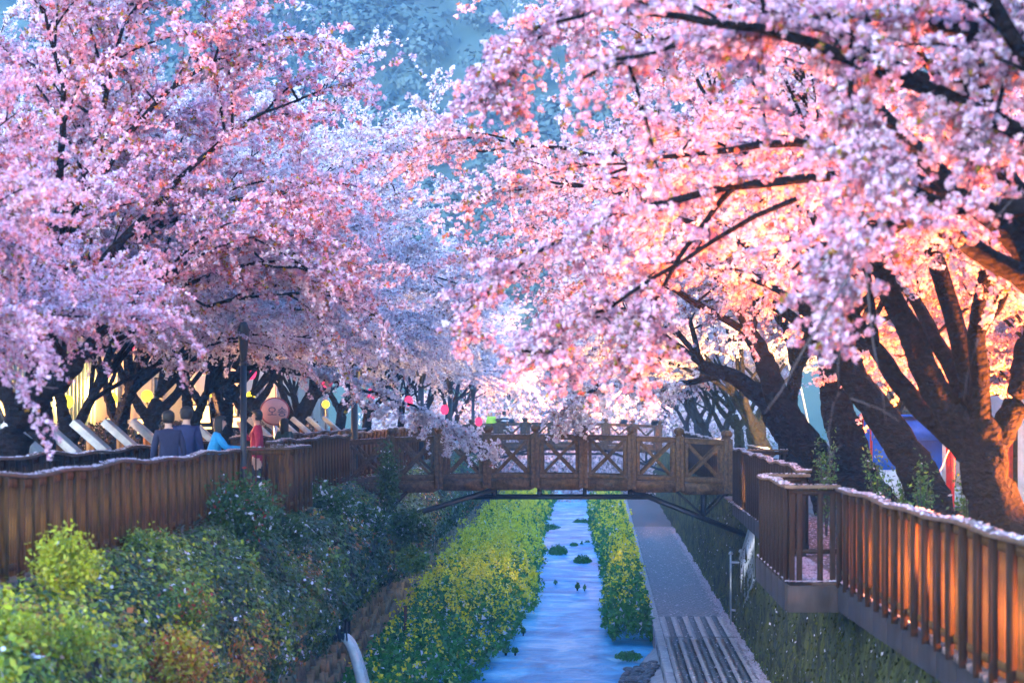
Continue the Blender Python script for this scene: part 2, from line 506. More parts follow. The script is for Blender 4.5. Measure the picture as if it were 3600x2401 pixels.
def make_tree(name, seed, trunks, env, n1=9, n2=12, n3=9, k=5, a=.033, rc=.055, spacing=.05, extra=(), keep=None, l2=(1.3, 3.0), l3=(.4, 1.15), zmin=None, leafy=1.0, fork_r=.55):
    """trunks: polylines of (x, y, z, r) in local space, the first from the foot; returns (wood mesh, crown mesh)"""
    g = np.random.default_rng(seed)
    mb = MB()
    tips = []
    for ti, tr in enumerate(trunks):
        tr = np.asarray(tr, float)
        n = max(10, int(np.linalg.norm(np.diff(tr[:, :3], axis=0), axis=1).sum() / .10))
        s = np.concatenate([[0], np.cumsum(np.linalg.norm(np.diff(tr[:, :3], axis=0), axis=1))]); s /= s[-1]
        t = np.linspace(0, 1, n)
        pts = np.stack([np.interp(t, s, tr[:, c]) for c in range(4)], 1)
        ker = np.ones(5) / 5
        for c in range(3):      # round the corners
            e = np.pad(pts[:, c], 2, mode='edge'); sm = np.convolve(e, ker, 'valid'); sm[0] = pts[0, c]; sm[-1] = pts[-1, c]; pts[:, c] = sm
        pts[:, :2] += np.cumsum(g.normal(0, .012, (n, 2)), 0)
        if ti == 0:
            pts[:, 3] *= 1 + .45 * np.exp(-np.linspace(0, 1, n) * 9)
        tips.append((pts[-1, :3].copy(), pts[-1, 3], pts[-1, :3] - pts[-4, :3]))
        dv = pts[-1, :3] - pts[-3, :3]; dv = dv / np.linalg.norm(dv) * pts[-1, 3]
        ext = np.array([[*(pts[-1, :3] + dv * q), pts[-1, 3] * w_] for q, w_ in ((.35, .93), (.65, .75), (.88, .48), (1.0, .15))])
        pts = np.concatenate([pts, ext])
        mb.tube(pts[:, :3], pts[:, 3], 18, jit=.15, seed=seed + ti)
    c = np.asarray(env['c'], float); rx, ry = env['r']
    # limbs to points on the crown's envelope
    i = np.arange(n1)
    az = i * 2.39996 + g.uniform(0, 6.28) + g.normal(0, .25, n1)
    se = g.permutation(np.linspace(env.get('lo', -.5), .96, n1)) + g.normal(0, .05, n1)
    ce = np.sqrt(np.maximum(0, 1 - se ** 2))
    tgt = np.stack([c[0] + rx * ce * np.cos(az), c[1] + ry * ce * np.sin(az), c[2] + np.where(se > 0, env['up'], env['dn']) * se], 1) 
    tgt = c + (tgt - c) * g.uniform(.82, 1.0, (n1, 1))
    TP = np.array([t[0] for t in tips]); TR = np.array([t[1] for t in tips]); TD = np.array([t[2] for t in tips])
    TD /= np.linalg.norm(TD, axis=1, keepdims=True)
    if keep is not None:
        for _ in range(14):
            bad = ~keep(tgt)
            tgt[bad] = TP[0] + (tgt[bad] - TP[0]) * .9
    d = tgt[:, None] - TP[None]
    score = (d * TD[None]).sum(-1) / np.linalg.norm(d, axis=-1) + g.uniform(0, .5, d.shape[:2])
    who = score.argmax(1)
    b0 = TP[who]
    dist = np.linalg.norm(tgt - b0, axis=1)
    b1 = b0 + (tgt - b0) * .42 + TD[who] * dist[:, None] * .12 + np.array([0, 0, 1.0]) * dist[:, None] * .16 + g.normal(0, .3, (n1, 3))
    L0, L1, L2p = [b0], [b1], [tgt]
    r_l = np.minimum(TR[who] * fork_r, .05 + .022 * dist)
    for e in extra:
        e = np.asarray(e, float)
        p0, p2, pm = e[0, :3], e[-1, :3], e[len(e) // 2, :3]
        L0.append(p0[None]); L1.append((2 * pm - .5 * (p0 + p2))[None]); L2p.append(p2[None])
        r_l = np.append(r_l, e[0, 3])
    p0 = np.concatenate(L0); p1 = np.concatenate(L1); p2 = np.concatenate(L2p)
    nl = len(p0)
    pts = bez(p0, p1, p2, 14)
    wob = np.cumsum(g.normal(0, .035, pts.shape), 1); wob[:, 0] = 0
    tubes_batch(mb, pts + wob, r_l, np.where(np.arange(nl) < n1, .014, .004), 7)
    # secondaries
    m = nl * n2
    li = np.repeat(np.arange(nl), n2)
    t = np.tile(np.linspace(.22, 1.0, n2), nl) + g.uniform(-.04, .04, m)
    t = np.clip(t, .15, 1)
    q0, tan = at_t(p0[li], p1[li], p2[li], t)
    q0 = q0 + wob[li, np.minimum((t * 13).astype(int), 13)]
    tan /= np.linalg.norm(tan, axis=1, keepdims=True)
    rd = unit(g, m) * np.array([1, 1, .55])
    dr = tan * g.uniform(.45, 1.1, (m, 1)) + rd * np.array([1, 1, .75]) + np.array([0, 0, .10])
    dr /= np.linalg.norm(dr, axis=1, keepdims=True)
    ln = g.uniform(*l2, m) * (1.1 - .45 * t)
    ex = li >= n1
    ln = np.where(ex, ln * .2, ln)
    q2 = q0 + dr * ln[:, None]
    q1 = q0 + dr * ln[:, None] * .5 + np.array([0, 0, 1.0]) * ln[:, None] * .12 + g.normal(0, .1, (m, 3))
    q2[:, 2] -= .05 * ln ** 2
    if keep is not None:
        ok = keep(q2) | ex
        q0, q1, q2, ln, ex = q0[ok], q1[ok], q2[ok], ln[ok], ex[ok]; m = len(q0)
    tubes_batch(mb, bez(q0, q1, q2, 7), .010 + .008 * ln, np.full(m, .006), 5)
    # twigs
    u = m * n3
    qi = np.repeat(np.arange(m), n3)
    t = np.tile(np.linspace(.12, 1.0, n3), m) + g.uniform(-.05, .05, u)
    t = np.clip(t, .05, 1)
    w0, tan = at_t(q0[qi], q1[qi], q2[qi], t)
    tan /= np.linalg.norm(tan, axis=1, keepdims=True)
    dr = tan * g.uniform(.8, 1.5, (u, 1)) + unit(g, u) * np.array([1, 1, .6])
    dr /= np.linalg.norm(dr, axis=1, keepdims=True)
    ln3 = g.uniform(*l3, u)
    w2 = w0 + dr * ln3[:, None]
    ex3 = ex[qi]
    w2 = np.where(ex3[:, None], w0 + (w2 - w0) * .6, w2)
    w1 = w0 + (w2 - w0) * .5 + g.normal(0, .04, (u, 3))
    w2[:, 2] -= .16 * ln3 ** 2
    if keep is not None:
        ok = keep(w2) | ex3; w0, w1, w2, ln3, ex3 = w0[ok], w1[ok], w2[ok], ln3[ok], ex3[ok]; u = len(w0)
    tubes_batch(mb, bez(w0, w1, w2, 3), np.full(u, .006), np.full(u, .003), 3)
    wood = mb.mesh(name + '_wood', M['bark'], smooth=True)
    # blossom clusters along twigs and outer secondaries
    K = int(ln3.sum() / spacing)
    ii = g.choice(u, K, p=ln3 / ln3.sum())
    C1, _ = at_t(w0[ii], w1[ii], w2[ii], g.uniform(.05, 1.05, K))
    X1 = ex3[ii]
    K2 = int(ln.sum() * .95 / spacing)
    ii = g.choice(m, K2, p=ln / ln.sum())
    C2, _ = at_t(q0[ii], q1[ii], q2[ii], g.uniform(.15, 1.05, K2))
    X2 = ex[ii]
    K3 = int(dist.sum() * .5 / spacing)
    ii = np.concatenate([g.integers(n1, size=K3), np.repeat(np.arange(n1, nl), 150)]); K3 = len(ii); tq = g.uniform(.5, 1.03, K3)
    C3, _ = at_t(p0[ii], p1[ii], p2[ii], tq)
    C3 = C3 + wob[ii, np.minimum((tq * 13).astype(int), 13)] + g.normal(0, .05, C3.shape)
    C = np.concatenate([C1, C2, C3]); X1 = np.concatenate([X1, X2, ii >= n1])
    C += g.normal(0, .03, C.shape)
    if keep is not None: C = C[keep(C) | X1]
    if zmin is not None: C = C[C[:, 2] > zmin]
    K = len(C)
    dd = unit(g, K * k)
    pos = np.repeat(C, k, 0) + dd * (rc * g.uniform(.35, 1.1, K * k))[:, None]
    nn = dd + .7 * unit(g, K * k)
    s = a * g.uniform(.75, 1.25, K * k)
    V, Q = tris(pos, nn, s * 1.27, g)
    base = np.repeat(np.clip(g.normal(.6, .17, K), .15, 1), k)
    tint = np.clip(base + g.normal(0, .14, K * k), .13, .999)
    lf = g.uniform(size=K * k) < .05 * leafy
    tint[lf] = g.uniform(0, .11, lf.sum())
    lc = np.repeat(g.uniform(size=K) < .035 * leafy, k)
    tint[lc] = g.uniform(0, .11, lc.sum())
    crown = mesh_np(name + '_crown', V, Q, M['white'], tint)
    return wood, crown, C


def place_tree(meshes, loc, label, mat, group=None, rz=0.0, sc=1.0):
    t = empty('cherry_tree', loc, label, 'cherry tree', group)
    t.rotation_euler = (0, 0, rz)
    t.scale = (sc, sc, sc)
    a = link('trunk', meshes[0], t, world=False)
    b = link('crown', meshes[1], t, world=False)
    b.material_slots[0].link = 'OBJECT'
    b.material_slots[0].material = M[mat]
    return t


def path_l(Y): return 1.57 + .005 * Y     # left edge of the paved path
def wall_r(Y): return 3.58 + .005 * Y     # foot of the right retaining wall
def wall_l(Y): return -5.46 - .005 * Y    # foot of the left retaining wall


WATER = -0.45
ZL, ZR = 3.95, 3.45                        # level of the left and right banks

# ------------------------------------------------------------------ the ground and the channel
ys = np.concatenate([[-70, 0], np.arange(10, 200, 10), [260, 420, 670]])
prof = lambda Y: [(-480, ZL), (-14, ZL), (wall_l(Y) - .75, ZL - .06), (wall_l(Y) - .7, ZL - .3), (wall_l(Y) - .25, -.9), (-2.2, -1.0), (0, -1.0), (path_l(Y) - .22, -.95), (path_l(Y) - .2, -.12), (wall_r(Y) + .25, -.12), (wall_r(Y) + .42, ZR - .15), (wall_r(Y) + .5, ZR), (14, ZR), (480, ZR)]
V = np.array([[(x, Y, z) for x, z in prof(Y)] for Y in ys])
mb = MB()
nb = V.shape[1]
i, k = np.meshgrid(np.arange(len(ys) - 1), np.arange(nb - 1), indexing='ij')
mb.add(V.reshape(-1, 3), np.stack([i * nb + k, i * nb + k + 1, (i + 1) * nb + k + 1, (i + 1) * nb + k], -1).reshape(-1, 4))
tag(mb.build('ground', M['land']), 'paved ground on both banks of the sunken stream channel', kind='structure')


def water_fn(U, W):
    step = .10 * (1 / (1 + np.exp((W - 57.5) * 2.2)) * -1) + .05 * np.tanh((W - 86) / 2) + .06 * np.tanh((W - 108) / 2)
    Z = WATER + step + .035 * pn(U * .9, W * .55, 1.0) + .02 * pn(U * 2.2, W * 1.5, 2.0)
    return np.stack([U, W, Z], -1)


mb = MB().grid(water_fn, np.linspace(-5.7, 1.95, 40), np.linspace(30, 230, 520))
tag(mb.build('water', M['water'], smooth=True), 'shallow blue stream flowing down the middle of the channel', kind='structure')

# boardwalk decks on both banks, laid a little above the ground
for (x0, x1, z, lab) in ((-8.45, -6.05, ZL + .05, 'brown plank boardwalk between the two left fences'),):
    mb = MB()
    for j in range(int((118 - 22) / .3)):
        mb.box(((x0 + x1) / 2, 22 + j * .3, z - .02), (x1 - x0, .285, .05))
    tag(mb.build('boardwalk', M['deck']), lab, kind='structure')

# right boardwalk with its viewing platform
mb = MB()
for j in range(int((64 - 14) / .3)):
    y = 14 + j * .3
    x0 = 3.42 + .005 * (y - 20)
    if 31.4 < y < 36.9: x0 = 2.70
    mb.box(((x0 + 5.0) / 2, y, ZR + .03), (5.0 - x0, .285, .06))
tag(mb.build('boardwalk', M['deck']), 'brown plank boardwalk behind the right rail strewn with petals', kind='structure')

# ------------------------------------------------------------------ left retaining wall: single stones
lw = tag(MB().grid(lambda U, W: np.stack([wall_l(W) - .06 - .09 * (U + .6), W, U], -1), np.linspace(-.9, 3.3, 6), np.linspace(30, 170, 40)).build('retaining_wall', M['soil']), 'brown stone retaining wall under the ivy on the left bank', 'wall')
stone_meshes = []
for s in range(5):
    g = np.random.default_rng(40 + s)
    V = BOXV * np.array([.26, .62, .40])
    V = V.copy(); V[:, 1:] *= g.uniform(.80, 1.0, (8, 2)); V[[1, 2, 5, 6], 0] += g.uniform(-.06, .05, 4)
    me = mesh_np('stone', V, BOXQ, M['stone'])
    stone_meshes.append(me)
count = 0
mbs = MB()
rows = 6
cells = []
for j in range(int((120 - 42) / .65)):
    for r_ in range(rows):
        cells.append((42 + j * .65 + (.32 if r_ % 2 else 0), r_))
for (y, r_) in cells:
    z = -.35 + r_ * .39 + .10 * math.sin(y * 1.3 + r_) + random.uniform(-.05, .05)
    x = wall_l(y) - .09 * (z + .6) + .03 + random.uniform(-.02, .03)
    if count < 290:
        o = link('stone', stone_meshes[random.randrange(5)], lw, (x, y, z))
        o.rotation_euler = (random.uniform(-.16, .16), random.uniform(-.04, .08), random.uniform(-.07, .07))
        o.scale = (1, random.uniform(.8, 1.06), random.uniform(.85, 1.1))
        count += 1
    else:
        mbs.box((x, y, z), (.26, random.uniform(.56, .62), random.uniform(.33, .37)))
o = mbs.build('stones', M['stone'], lw); o['kind'] = 'stuff'

# ------------------------------------------------------------------ right mossy retaining wall
def rwall(U, W):
    d = .10 * pn(W * 2.1, U * .8, 3.0) + .07 * pn(W * 6.0, U * 1.6, 5.0) + .05 * np.abs(pn(W * 11, U * 4, 8))
    return np.stack([wall_r(W) + .04 + .05 * U - d, W, U], -1)


rw = tag(MB().grid(rwall, np.linspace(-.25, 3.42, 34), np.linspace(16, 170, 900)).build('retaining_wall', M['moss'], smooth=False), 'dark mossy retaining wall rising beside the right-hand path', 'wall')
g = np.random.default_rng(11)
n = 30000
W = 22 + 70 * g.uniform(size=n) ** 1.5; U = g.uniform(-.1, 3.35, n)
patch = pn(W * .9, U * 1.3, 12.0)
kp = g.uniform(size=n) < .35 + .5 * (patch > 0) + .4 * (U < .35)
W, U, patch = W[kp], U[kp], patch[kp]; n = len(W)
C = rwall(U, W); C[:, 0] -= .02 + .03 * g.uniform(size=n)
N = np.stack([-np.ones(n), g.normal(0, .4, n), g.normal(.25, .35, n)], 1)
s = g.uniform(.014, .034, n)
V, Q = quads(C, N, s * .9, s * 1.2, g)
tint = np.clip(.35 + .2 * patch + g.normal(0, .14, n), 0, .9)
low = U < .35
tint[low] = g.uniform(.6, .93, low.sum())
pt = g.uniform(size=n) < .045
tint[pt] = g.uniform(.96, 1, pt.sum())
o = link('moss', mesh_np('moss', V, Q, M['mosstuft'], tint), rw); o['kind'] = 'stuff'

# ------------------------------------------------------------------ the path: single paving blocks
path = tag(MB().grid(lambda U, W: np.stack([path_l(W) + U * (wall_r(W) + .1 - path_l(W)), W, U * 0 - .045], -1), np.linspace(0, 1, 3), np.linspace(40, 200, 60)).build('path', M['joint']), 'paved path of grey blocks with pale and dark stripes at its near end', kind='structure')
ncol = 12
base_blocks = {}
for key in ('paver', 'paverlight', 'paverdark'):
    me = mesh_np('paving_block', BOXV * np.array([1, 1, .06]), BOXQ, M[key])
    base_blocks[key] = me
rest = {'paver': MB(), 'paverlight': MB(), 'paverdark': MB()}
cnt = 0
y = 47.0
row = 0
while y < 118:
    L_ = .42
    x0, x1 = path_l(y) + .02, wall_r(y) - .02
    wd = (x1 - x0) / ncol
    for c_ in range(ncol):
        if y < 66.2:
            key = 'paverlight' if (c_ % 2 == 0 or c_ in (0, 11)) else 'paverdark'
        else:
            key = 'paver'
        yy = y + (L_ / 2 if c_ % 2 and y < 66 else 0)
        x = x0 + wd * (c_ + .5 + (.25 if row % 2 and y >= 66 else -.25 if y >= 66 else 0))
        z = -.03 + random.uniform(-.004, .004)
        if y >= 49.4 and cnt < 290 and y < 66.2:
            o = link('paving_block', base_blocks[key], path, (x, yy, z))
            o.scale = (wd - .009, L_ - .015, 1)
            o.rotation_euler = (random.uniform(-.006, .006), random.uniform(-.012, .012), 0)
            cnt += 1
        else:
            rest[key].box((x, yy, z), (wd - .009, L_ - .015, .06))
    y += L_; row += 1
for key in rest:
    o = rest[key].build('paving_blocks', M[key], path); o['kind'] = 'stuff'
# a cross joint at the step in the paving and the concrete kerb
mb = MB().box((path_l(60) + 1.0, 60.0, -.005), (1.95, .10, .035))
mb.build('drain_strip', M['joint'], path)
mb = MB()
for j in range(40):
    y0 = 46 + j * 3.0
    mb.beam((path_l(y0 + 1.5) - .10, y0 + .02, -.17), (path_l(y0 + 1.5) - .10, y0 + 2.98, -.17), .2, .36)
tag(mb.build('kerb', M['concrete'], bevel=.015), 'pale concrete kerb between the path and the flower bed', kind='structure')

# cobbled shallows at the near end
cb = tag(MB().grid(lambda U, W: np.stack([np.interp(W, [44, 51, 55, 60.5], [.25, .35, .8, 1.35]) + U * (path_l(W) - .15 - np.interp(W, [44, 51, 55, 60.5], [.25, .35, .8, 1.35])), W, -.62 + .36 * U + .03 * pn(U * 6, W, 4)], -1), np.linspace(0, 1, 14), np.linspace(44, 60.5, 50)).build('stream_bank', M['concrete']), 'low sandy stream edge below the path where stones lie', kind='structure')
gs = np.random.default_rng(5)
cob = []
for s in range(4):
    mbx = MB().lathe((0, 0, 0), [(1e-4, -.5), (.6, -.42), (.95, -.1), (1, .1), (.8, .38), (.4, .52), (1e-4, .55)], 9)
    Vs = np.concatenate(mbx.V); Vs = Vs * (1 + gs.normal(0, .06, Vs.shape))
    cob.append(mesh_np('cobble', Vs, np.concatenate(mbx.Q), M['cobble'], smooth=True))
for j in range(230):
    y = gs.uniform(46, 56.5); x = np.interp(y, [44, 51, 55, 60.5], [.25, .35, .75, 1.3]) + gs.uniform(0, .75)
    o = link('cobble', cob[gs.integers(4)], cb, (x, y, -.60 + .36 * (x - .2) / 1.5 + .02))
    s = gs.uniform(.05, .1); o.scale = (s, s * 1.5, s * 1.1); o.rotation_euler = (0, 0, gs.uniform(0, 6))

# ------------------------------------------------------------------ left bank: ivy and creepers hanging over the wall
BU = np.array([0, .2, .45, .65, .85, 1.0])
BX = np.array([-6.3, -5.9, -5.3, -4.92, -4.85, -5.2])
BZ = np.array([3.95, 4.0, 3.55, 2.85, 2.05, 1.45])


def bank(U, W, off=0.0):
    X = np.interp(U, BU, BX); Z = np.interp(U, BU, BZ)
    nz = .22 * pn(W * .55, U * 3.1, 21) + .12 * pn(W * 1.6, U * 7, 22)
    hang = .35 * pn(W * .8, U * 0, 23) * np.clip((U - .6) / .4, 0, 1)
    X = X + (nz + off) * np.clip(U * 3, 0, 1) * .9 - .005 * (W - 40)
    Z = Z + (nz + off) * .55 * np.clip(U * 4, 0, 1) + hang
    return np.stack([X, W, Z], -1)


tag(MB().grid(lambda U, W: bank(U, W, -.17), np.linspace(0, 1, 22), np.linspace(17, 118, 330)).build('bank', M['soil']), 'dark earth bank under the creepers on the left', kind='structure')
M['ivy'] = foliage('ivy_and_creeper', [(0, (0.0077, 0.0198, 0.0033)), (.18, (0.0275, 0.0605, 0.0066)), (.36, (0.0770, 0.1210, 0.0110)), (.5, (0.22, 0.29, 0.012)), (.60, (0.50, 0.48, 0.01)), (.68, (0.2090, 0.1045, 0.0165)), (.76, (0.46, 0.16, 0.014)), (.82, (0.2750, 0.0330, 0.0165)), (.86, (0.0880, 0.1100, 0.0550)), (.93, (0.1210, 0.1485, 0.1375)), (.95, (0.6200, 0.5500, 0.6200)), (1, (.85, .78, .84))], trans=.25, rough=.4)


def bank_leaves(n, y0, y1, pw, size, seed, name, label):
    g = np.random.default_rng(seed)
    W = y0 + (y1 - y0) * g.uniform(size=n) ** pw
    U = np.sqrt(g.uniform(0, 1, n) ** 1.1)
    C = bank(U, W)
    E = 1e-2
    dU = bank(np.clip(U + E, 0, 1), W) - bank(np.clip(U - E, 0, 1), W); dW = bank(U, W + E) - bank(U, W - E)
    N = np.cross(dW, dU)
    N /= np.maximum(np.linalg.norm(N, axis=1, keepdims=True), 1e-9)
    N *= np.sign(N[:, :1] + N[:, 2:3] + 1e-6)
    tuft = np.maximum(0, pn(W * 3.1, U * 14, 31)) * .34
    C = C + N * (g.uniform(-.14, .06, n) + tuft * g.uniform(0, 1, n))[:, None]
    N = N + .75 * unit(g, n) + np.array([0, -.1, .35])
    s = size * g.uniform(.6, 1.3, n) * (1 + .5 * (g.uniform(size=n) < .1))
    V, Q = quads(C, N, s * .62, s, g)
    a = pn(W * .7, U * 4, 41); b = pn(W * .45 + 3, U * 3, 43); d = pn(W * 1.9, U * 9, 44)
    t = np.clip(.26 + .20 * a + .16 * d + g.normal(0, .045, n), 0, .58)
    brown = (b + .5 * d > .42) & (g.uniform(size=n) < .7)
    t[brown] = g.uniform(.62, .80, brown.sum())
    warm = (W < 40) & (g.uniform(size=n) < np.clip(.8 - .045 * (W - 20) + .25 * a, 0, 1))
    t[warm] = np.clip(g.normal(.53 + .12 * d[warm] + .10 * b[warm], .05, warm.sum()), .1, .80)
    red = (pn(W * 1.3, U * 6, 47) > .75) & (g.uniform(size=n) < .35)
    t[red] = g.uniform(.79, .83, red.sum())
    pale = g.uniform(size=n) < .03
    t[pale] = g.uniform(.87, .93, pale.sum())
    petal = g.uniform(size=n) < .012 + .03 * (a > .3) * (W > 32)
    t[petal] = g.uniform(.955, 1, petal.sum())
    o = link(name, mesh_np(name, V, Q, M['ivy'], t))
    return tag(o, label, 'ground cover', kind='stuff')


bank_leaves(76000, 18, 46, 1.0, .038, 51, 'ivy', 'mixed green, yellow and brown creepers covering the near left bank')
bank_leaves(42000, 44, 116, 1.3, .05, 52, 'ivy', 'dark ivy dusted with petals hanging over the wall towards the bridge')

M['shrub'] = foliage('shrub_leaf', [(0, (0.0115, 0.0302, 0.0072)), (.3, (0.0468, 0.1008, 0.0144)), (.5, (0.1008, 0.1728, 0.0252)), (.62, (0.1872, 0.2448, 0.0216)), (.72, (0.3456, 0.3888, 0.0108)), (.82, (0.3456, 0.2592, 0.0144)), (.88, (0.3024, 0.1152, 0.0144)), (.94, (0.4000, 0.0300, 0.0300)), (.955, (0.5500, 0.5000, 0.5500)), (1, (.85, .8, .85))], trans=.3, rough=.45)


def shrub(label, base, r, h, n, size, t_mean, t_sd, seed, petals_=.04, red=0.0, upright=False):
    g = np.random.default_rng(seed)
    t = empty('shrub', base, label, 'shrub', 'shrubs on the left bank')
    mb = MB()
    ends = []
    for j in range(14):
        a_ = g.uniform(0, 6.28); q = g.uniform(.2, 1)
        e = np.array([r * q * math.cos(a_) * .8, r * q * math.sin(a_) * .8, h * g.uniform(.55, 1.0) * (1 - .35 * q * (not upright))])
        pts = bez(np.zeros((1, 3)), np.array([[e[0] * .3, e[1] * .3, e[2] * .65]]), e[None], 6)[0]
        mb.tube(pts, np.linspace(.014, .004, 6), 4)
        ends.append(pts)
    o = mb.build('stem', M['twig']); o.parent = t
    E = np.concatenate([p[2:] for p in ends])
    C = E[g.integers(len(E), size=n)] + g.normal(0, 1, (n, 3)) * np.array([r, r, h * .75]) * .2
    C[:, 2] = np.maximum(C[:, 2], -.1 + 0 * C[:, 2])
    N = unit(g, n) + np.array([0, 0, .5])
    s = size * g.uniform(.6, 1.3, n)
    V, Q = quads(C, N, s * .5, s, g)
    tt = np.clip(t_mean + .06 * pn(C[:, 0] * 6, C[:, 2] * 6, seed) + g.normal(0, t_sd, n), 0, .9)
    pk = g.uniform(size=n) < petals_ * .5
    tt[pk] = g.uniform(.96, 1, pk.sum())
    if red:
        pk = g.uniform(size=n) < red
        tt[pk] = .935
    o = link('foliage', mesh_np('foliage', V, Q, M['shrub'], tt)); o.parent = t
    return t


shrub('bright lime-green shrub against the foot of the near left fence', P(230, 2080, 24.2), .42, .62, 3600, .030, .71, .04, 61, .01)
shrub('lime-green drooping shrub at the bottom left corner', P(60, 2330, 21.6), .42, .55, 4200, .026, .70, .05, 62, .01)
shrub('yellow-green shrub sloping down the bank near the left corner', P(250, 2330, 22.6), .4, .45, 3600, .026, .69, .07, 63, .02)
shrub('orange and yellow shrub at the bottom edge of the left bank', P(610, 2420, 25.5), .5, .62, 4600, .03, .83, .05, 64, .02, .05)
shrub('shrub with scattered red leaves in the middle of the left bank', P(660, 2200, 27.5), .4, .5, 3400, .028, .5, .16, 65, .06, .10)
shrub('small yellow-leaved shrub rising in front of the left fence', P(520, 1990, 30.5), .4, .55, 3000, .03, .62, .10, 66, .03)
shrub('grey-green nandina bush in front of the left fence platform', P(840, 1930, 37.5), .85, 1.15, 8500, .042, .28, .10, 67, .10, .03)
shrub('dark leafy bush below the corner of the left fence platform', P(980, 1960, 41), .6, .8, 5000, .042, .22, .09, 68, .12)
shrub('broad petal-dusted bush under the left fence near the bridge', P(1130, 1850, 48), .9, .9, 7500, .05, .27, .11, 69, .16)
shrub('upright green sapling growing up through the left end of the bridge', P(1365, 1850, 57.5), .38, 1.75, 3600, .05, .24, .09, 70, .03, upright=True)
shrub('leafy bush hanging around the left bridge brace', P(1440, 1900, 57), .6, .75, 4200, .055, .24, .10, 71, .05)
shrub('light green bush below the left bridge brace', P(1450, 2010, 55), .45, .6, 2800, .05, .55, .08, 72, .03)
shrub('petal-covered bush on the bank just before the bridge', P(1280, 1900, 53), .7, .8, 5200, .05, .3, .12, 73, .2)

# ------------------------------------------------------------------ flower beds of yellow rape along the water
M['rape'] = foliage('rape_plant', [(0, (.012, .065, .012)), (.3, (.05, .2, .025)), (.5, (.10, .34, .035)), (.62, (.22, .45, .05)), (.64, (.55, .50, .01)), (.75, (.85, .70, .005)), (.92, (.95, .86, .02)), (.95, (.6, .6, .62)), (1, (.8, .8, .82))], trans=.3, rough=.45)


def bed(name, label, edge_l, edge_r, y0, y1, n_leaf, n_fl, hgt, dens, seed, pw=1.4):
    g = np.random.default_rng(seed)
    # leaves
    W = y0 + (y1 - y0) * g.uniform(size=n_leaf) ** pw
    q = g.uniform(0, 1, n_leaf)
    X = edge_l(W) + q * (edge_r(W) - edge_l(W))
    dome = np.clip(np.minimum(q, 1 - q) * 5, .25, 1) * np.clip((W - y0 + .4) * 1.2, .25, 1)
    H = hgt(W) * dome * (1 + .45 * pn(X * 2.3, W * .7, seed) + .34 * pn(X * 5, W * 1.7, seed + 1))
    zz = g.uniform(0, 1, n_leaf) ** .5
    C = np.stack([X, W, WATER + .02 + H * zz], 1) + g.normal(0, .03, (n_leaf, 3))
    N = unit(g, n_leaf) + np.array([0, -.35, .35])
    s = (.058 + .0004 * (W - y0)) * g.uniform(.5, 1.5, n_leaf)
    V1, Q1 = tris(C, N, s * .95, g)
    t1 = np.clip(.28 + .12 * (zz - .5) + .09 * pn(X * 2, W * 1.3, seed + 2) + g.normal(0, .09, n_leaf), 0, .61)
    pt = g.uniform(size=n_leaf) < .03
    t1[pt] = g.uniform(.955, 1, pt.sum())
    # flower heads: a handful of small yellow faces
    W = y0 + (y1 - y0) * g.uniform(size=n_fl) ** pw
    q = g.uniform(.03, .97, n_fl)
    kp = g.uniform(size=n_fl) < dens(W, q) * np.clip(.35 + 1.5 * pn(q * 7, W * .9, seed + 5), .03, 1.4)
    W, q = W[kp], q[kp]
    X = edge_l(W) + q * (edge_r(W) - edge_l(W))
    dome = np.clip(np.minimum(q, 1 - q) * 5, .35, 1)
    H = hgt(W) * dome * (1 + .45 * pn(X * 2.3, W * .7, seed) + .34 * pn(X * 5, W * 1.7, seed + 1))
    c0 = np.stack([X, W, WATER + H * g.uniform(.95, 1.45, len(X))], 1)
    kk = 7
    C = np.repeat(c0, kk, 0) + g.normal(0, 1, (len(c0) * kk, 3)) * np.array([.045, .045, .06])
    N = unit(g, len(C)) + np.array([0, -.2, .5])
    s = .037 * g.uniform(.7, 1.3, len(C))
    V2, Q2 = tris(C, N, s * 1.25, g)
    t2 = np.clip(np.repeat(g.uniform(.68, .92, len(c0)), kk) + g.normal(0, .04, len(C)), .65, .93)
    V = np.concatenate([V1, V2]); Q = np.concatenate([Q1, Q2 + len(V1)])
    o = link(name, mesh_np(name, V, Q, M['rape'], np.concatenate([t1, t2])))
    return tag(o, label, 'flower bed', kind='stuff')


def lb_r(W): return np.interp(W, [44, 50, 54, 60, 66, 72, 85, 100, 122, 150, 220], [-2.95, -2.95, -2.75, -2.5, -2.05, -1.85, -1.95, -2.2, -2.55, -2.6, -2.8]) + .3 * pn(W * .8, W * 0, 3) + .2 * pn(W * 2.2, W * 0, 4)
def lb_l(W): return wall_l(W) + .12
def rb_l(W): return np.interp(W, [60, 64, 66, 75, 85, 100, 112, 130, 220], [.75, .45, .42, .38, .5, .35, .1, -.1, -.4]) + .2 * pn(W * .9, W * 0, 6) + .1 * pn(W * 2.9, W * 0, 7)
def rb_r(W): return path_l(W) - .12 - .12 * np.clip((64.5 - W), 0, 3)


bed('rape_flowers', 'bed of yellow rape flowers along the left side of the stream', lb_l, lb_r, 46, 170, 62000, 27000,
    lambda W: np.interp(W, [46, 55, 62, 75, 110, 170], [.7, .8, 1.0, 1.1, 1.1, 1.0]),
    lambda W, q: np.interp(W, [46, 55, 60, 68, 80, 100, 125, 170], [.02, .05, .14, .4, 1.0, .95, .6, .4]) * (.5 + .8 * q), 81)
bed('rape_flowers', 'narrow bed of green rape plants between the stream and the path', rb_l, rb_r, 63.6, 170, 34000, 9000,
    lambda W: np.interp(W, [63, 66, 80, 170], [.85, 1.1, 1.0, .95]),
    lambda W, q: np.interp(W, [63, 70, 80, 100, 170], [.03, .12, .4, .4, .3]), 82)


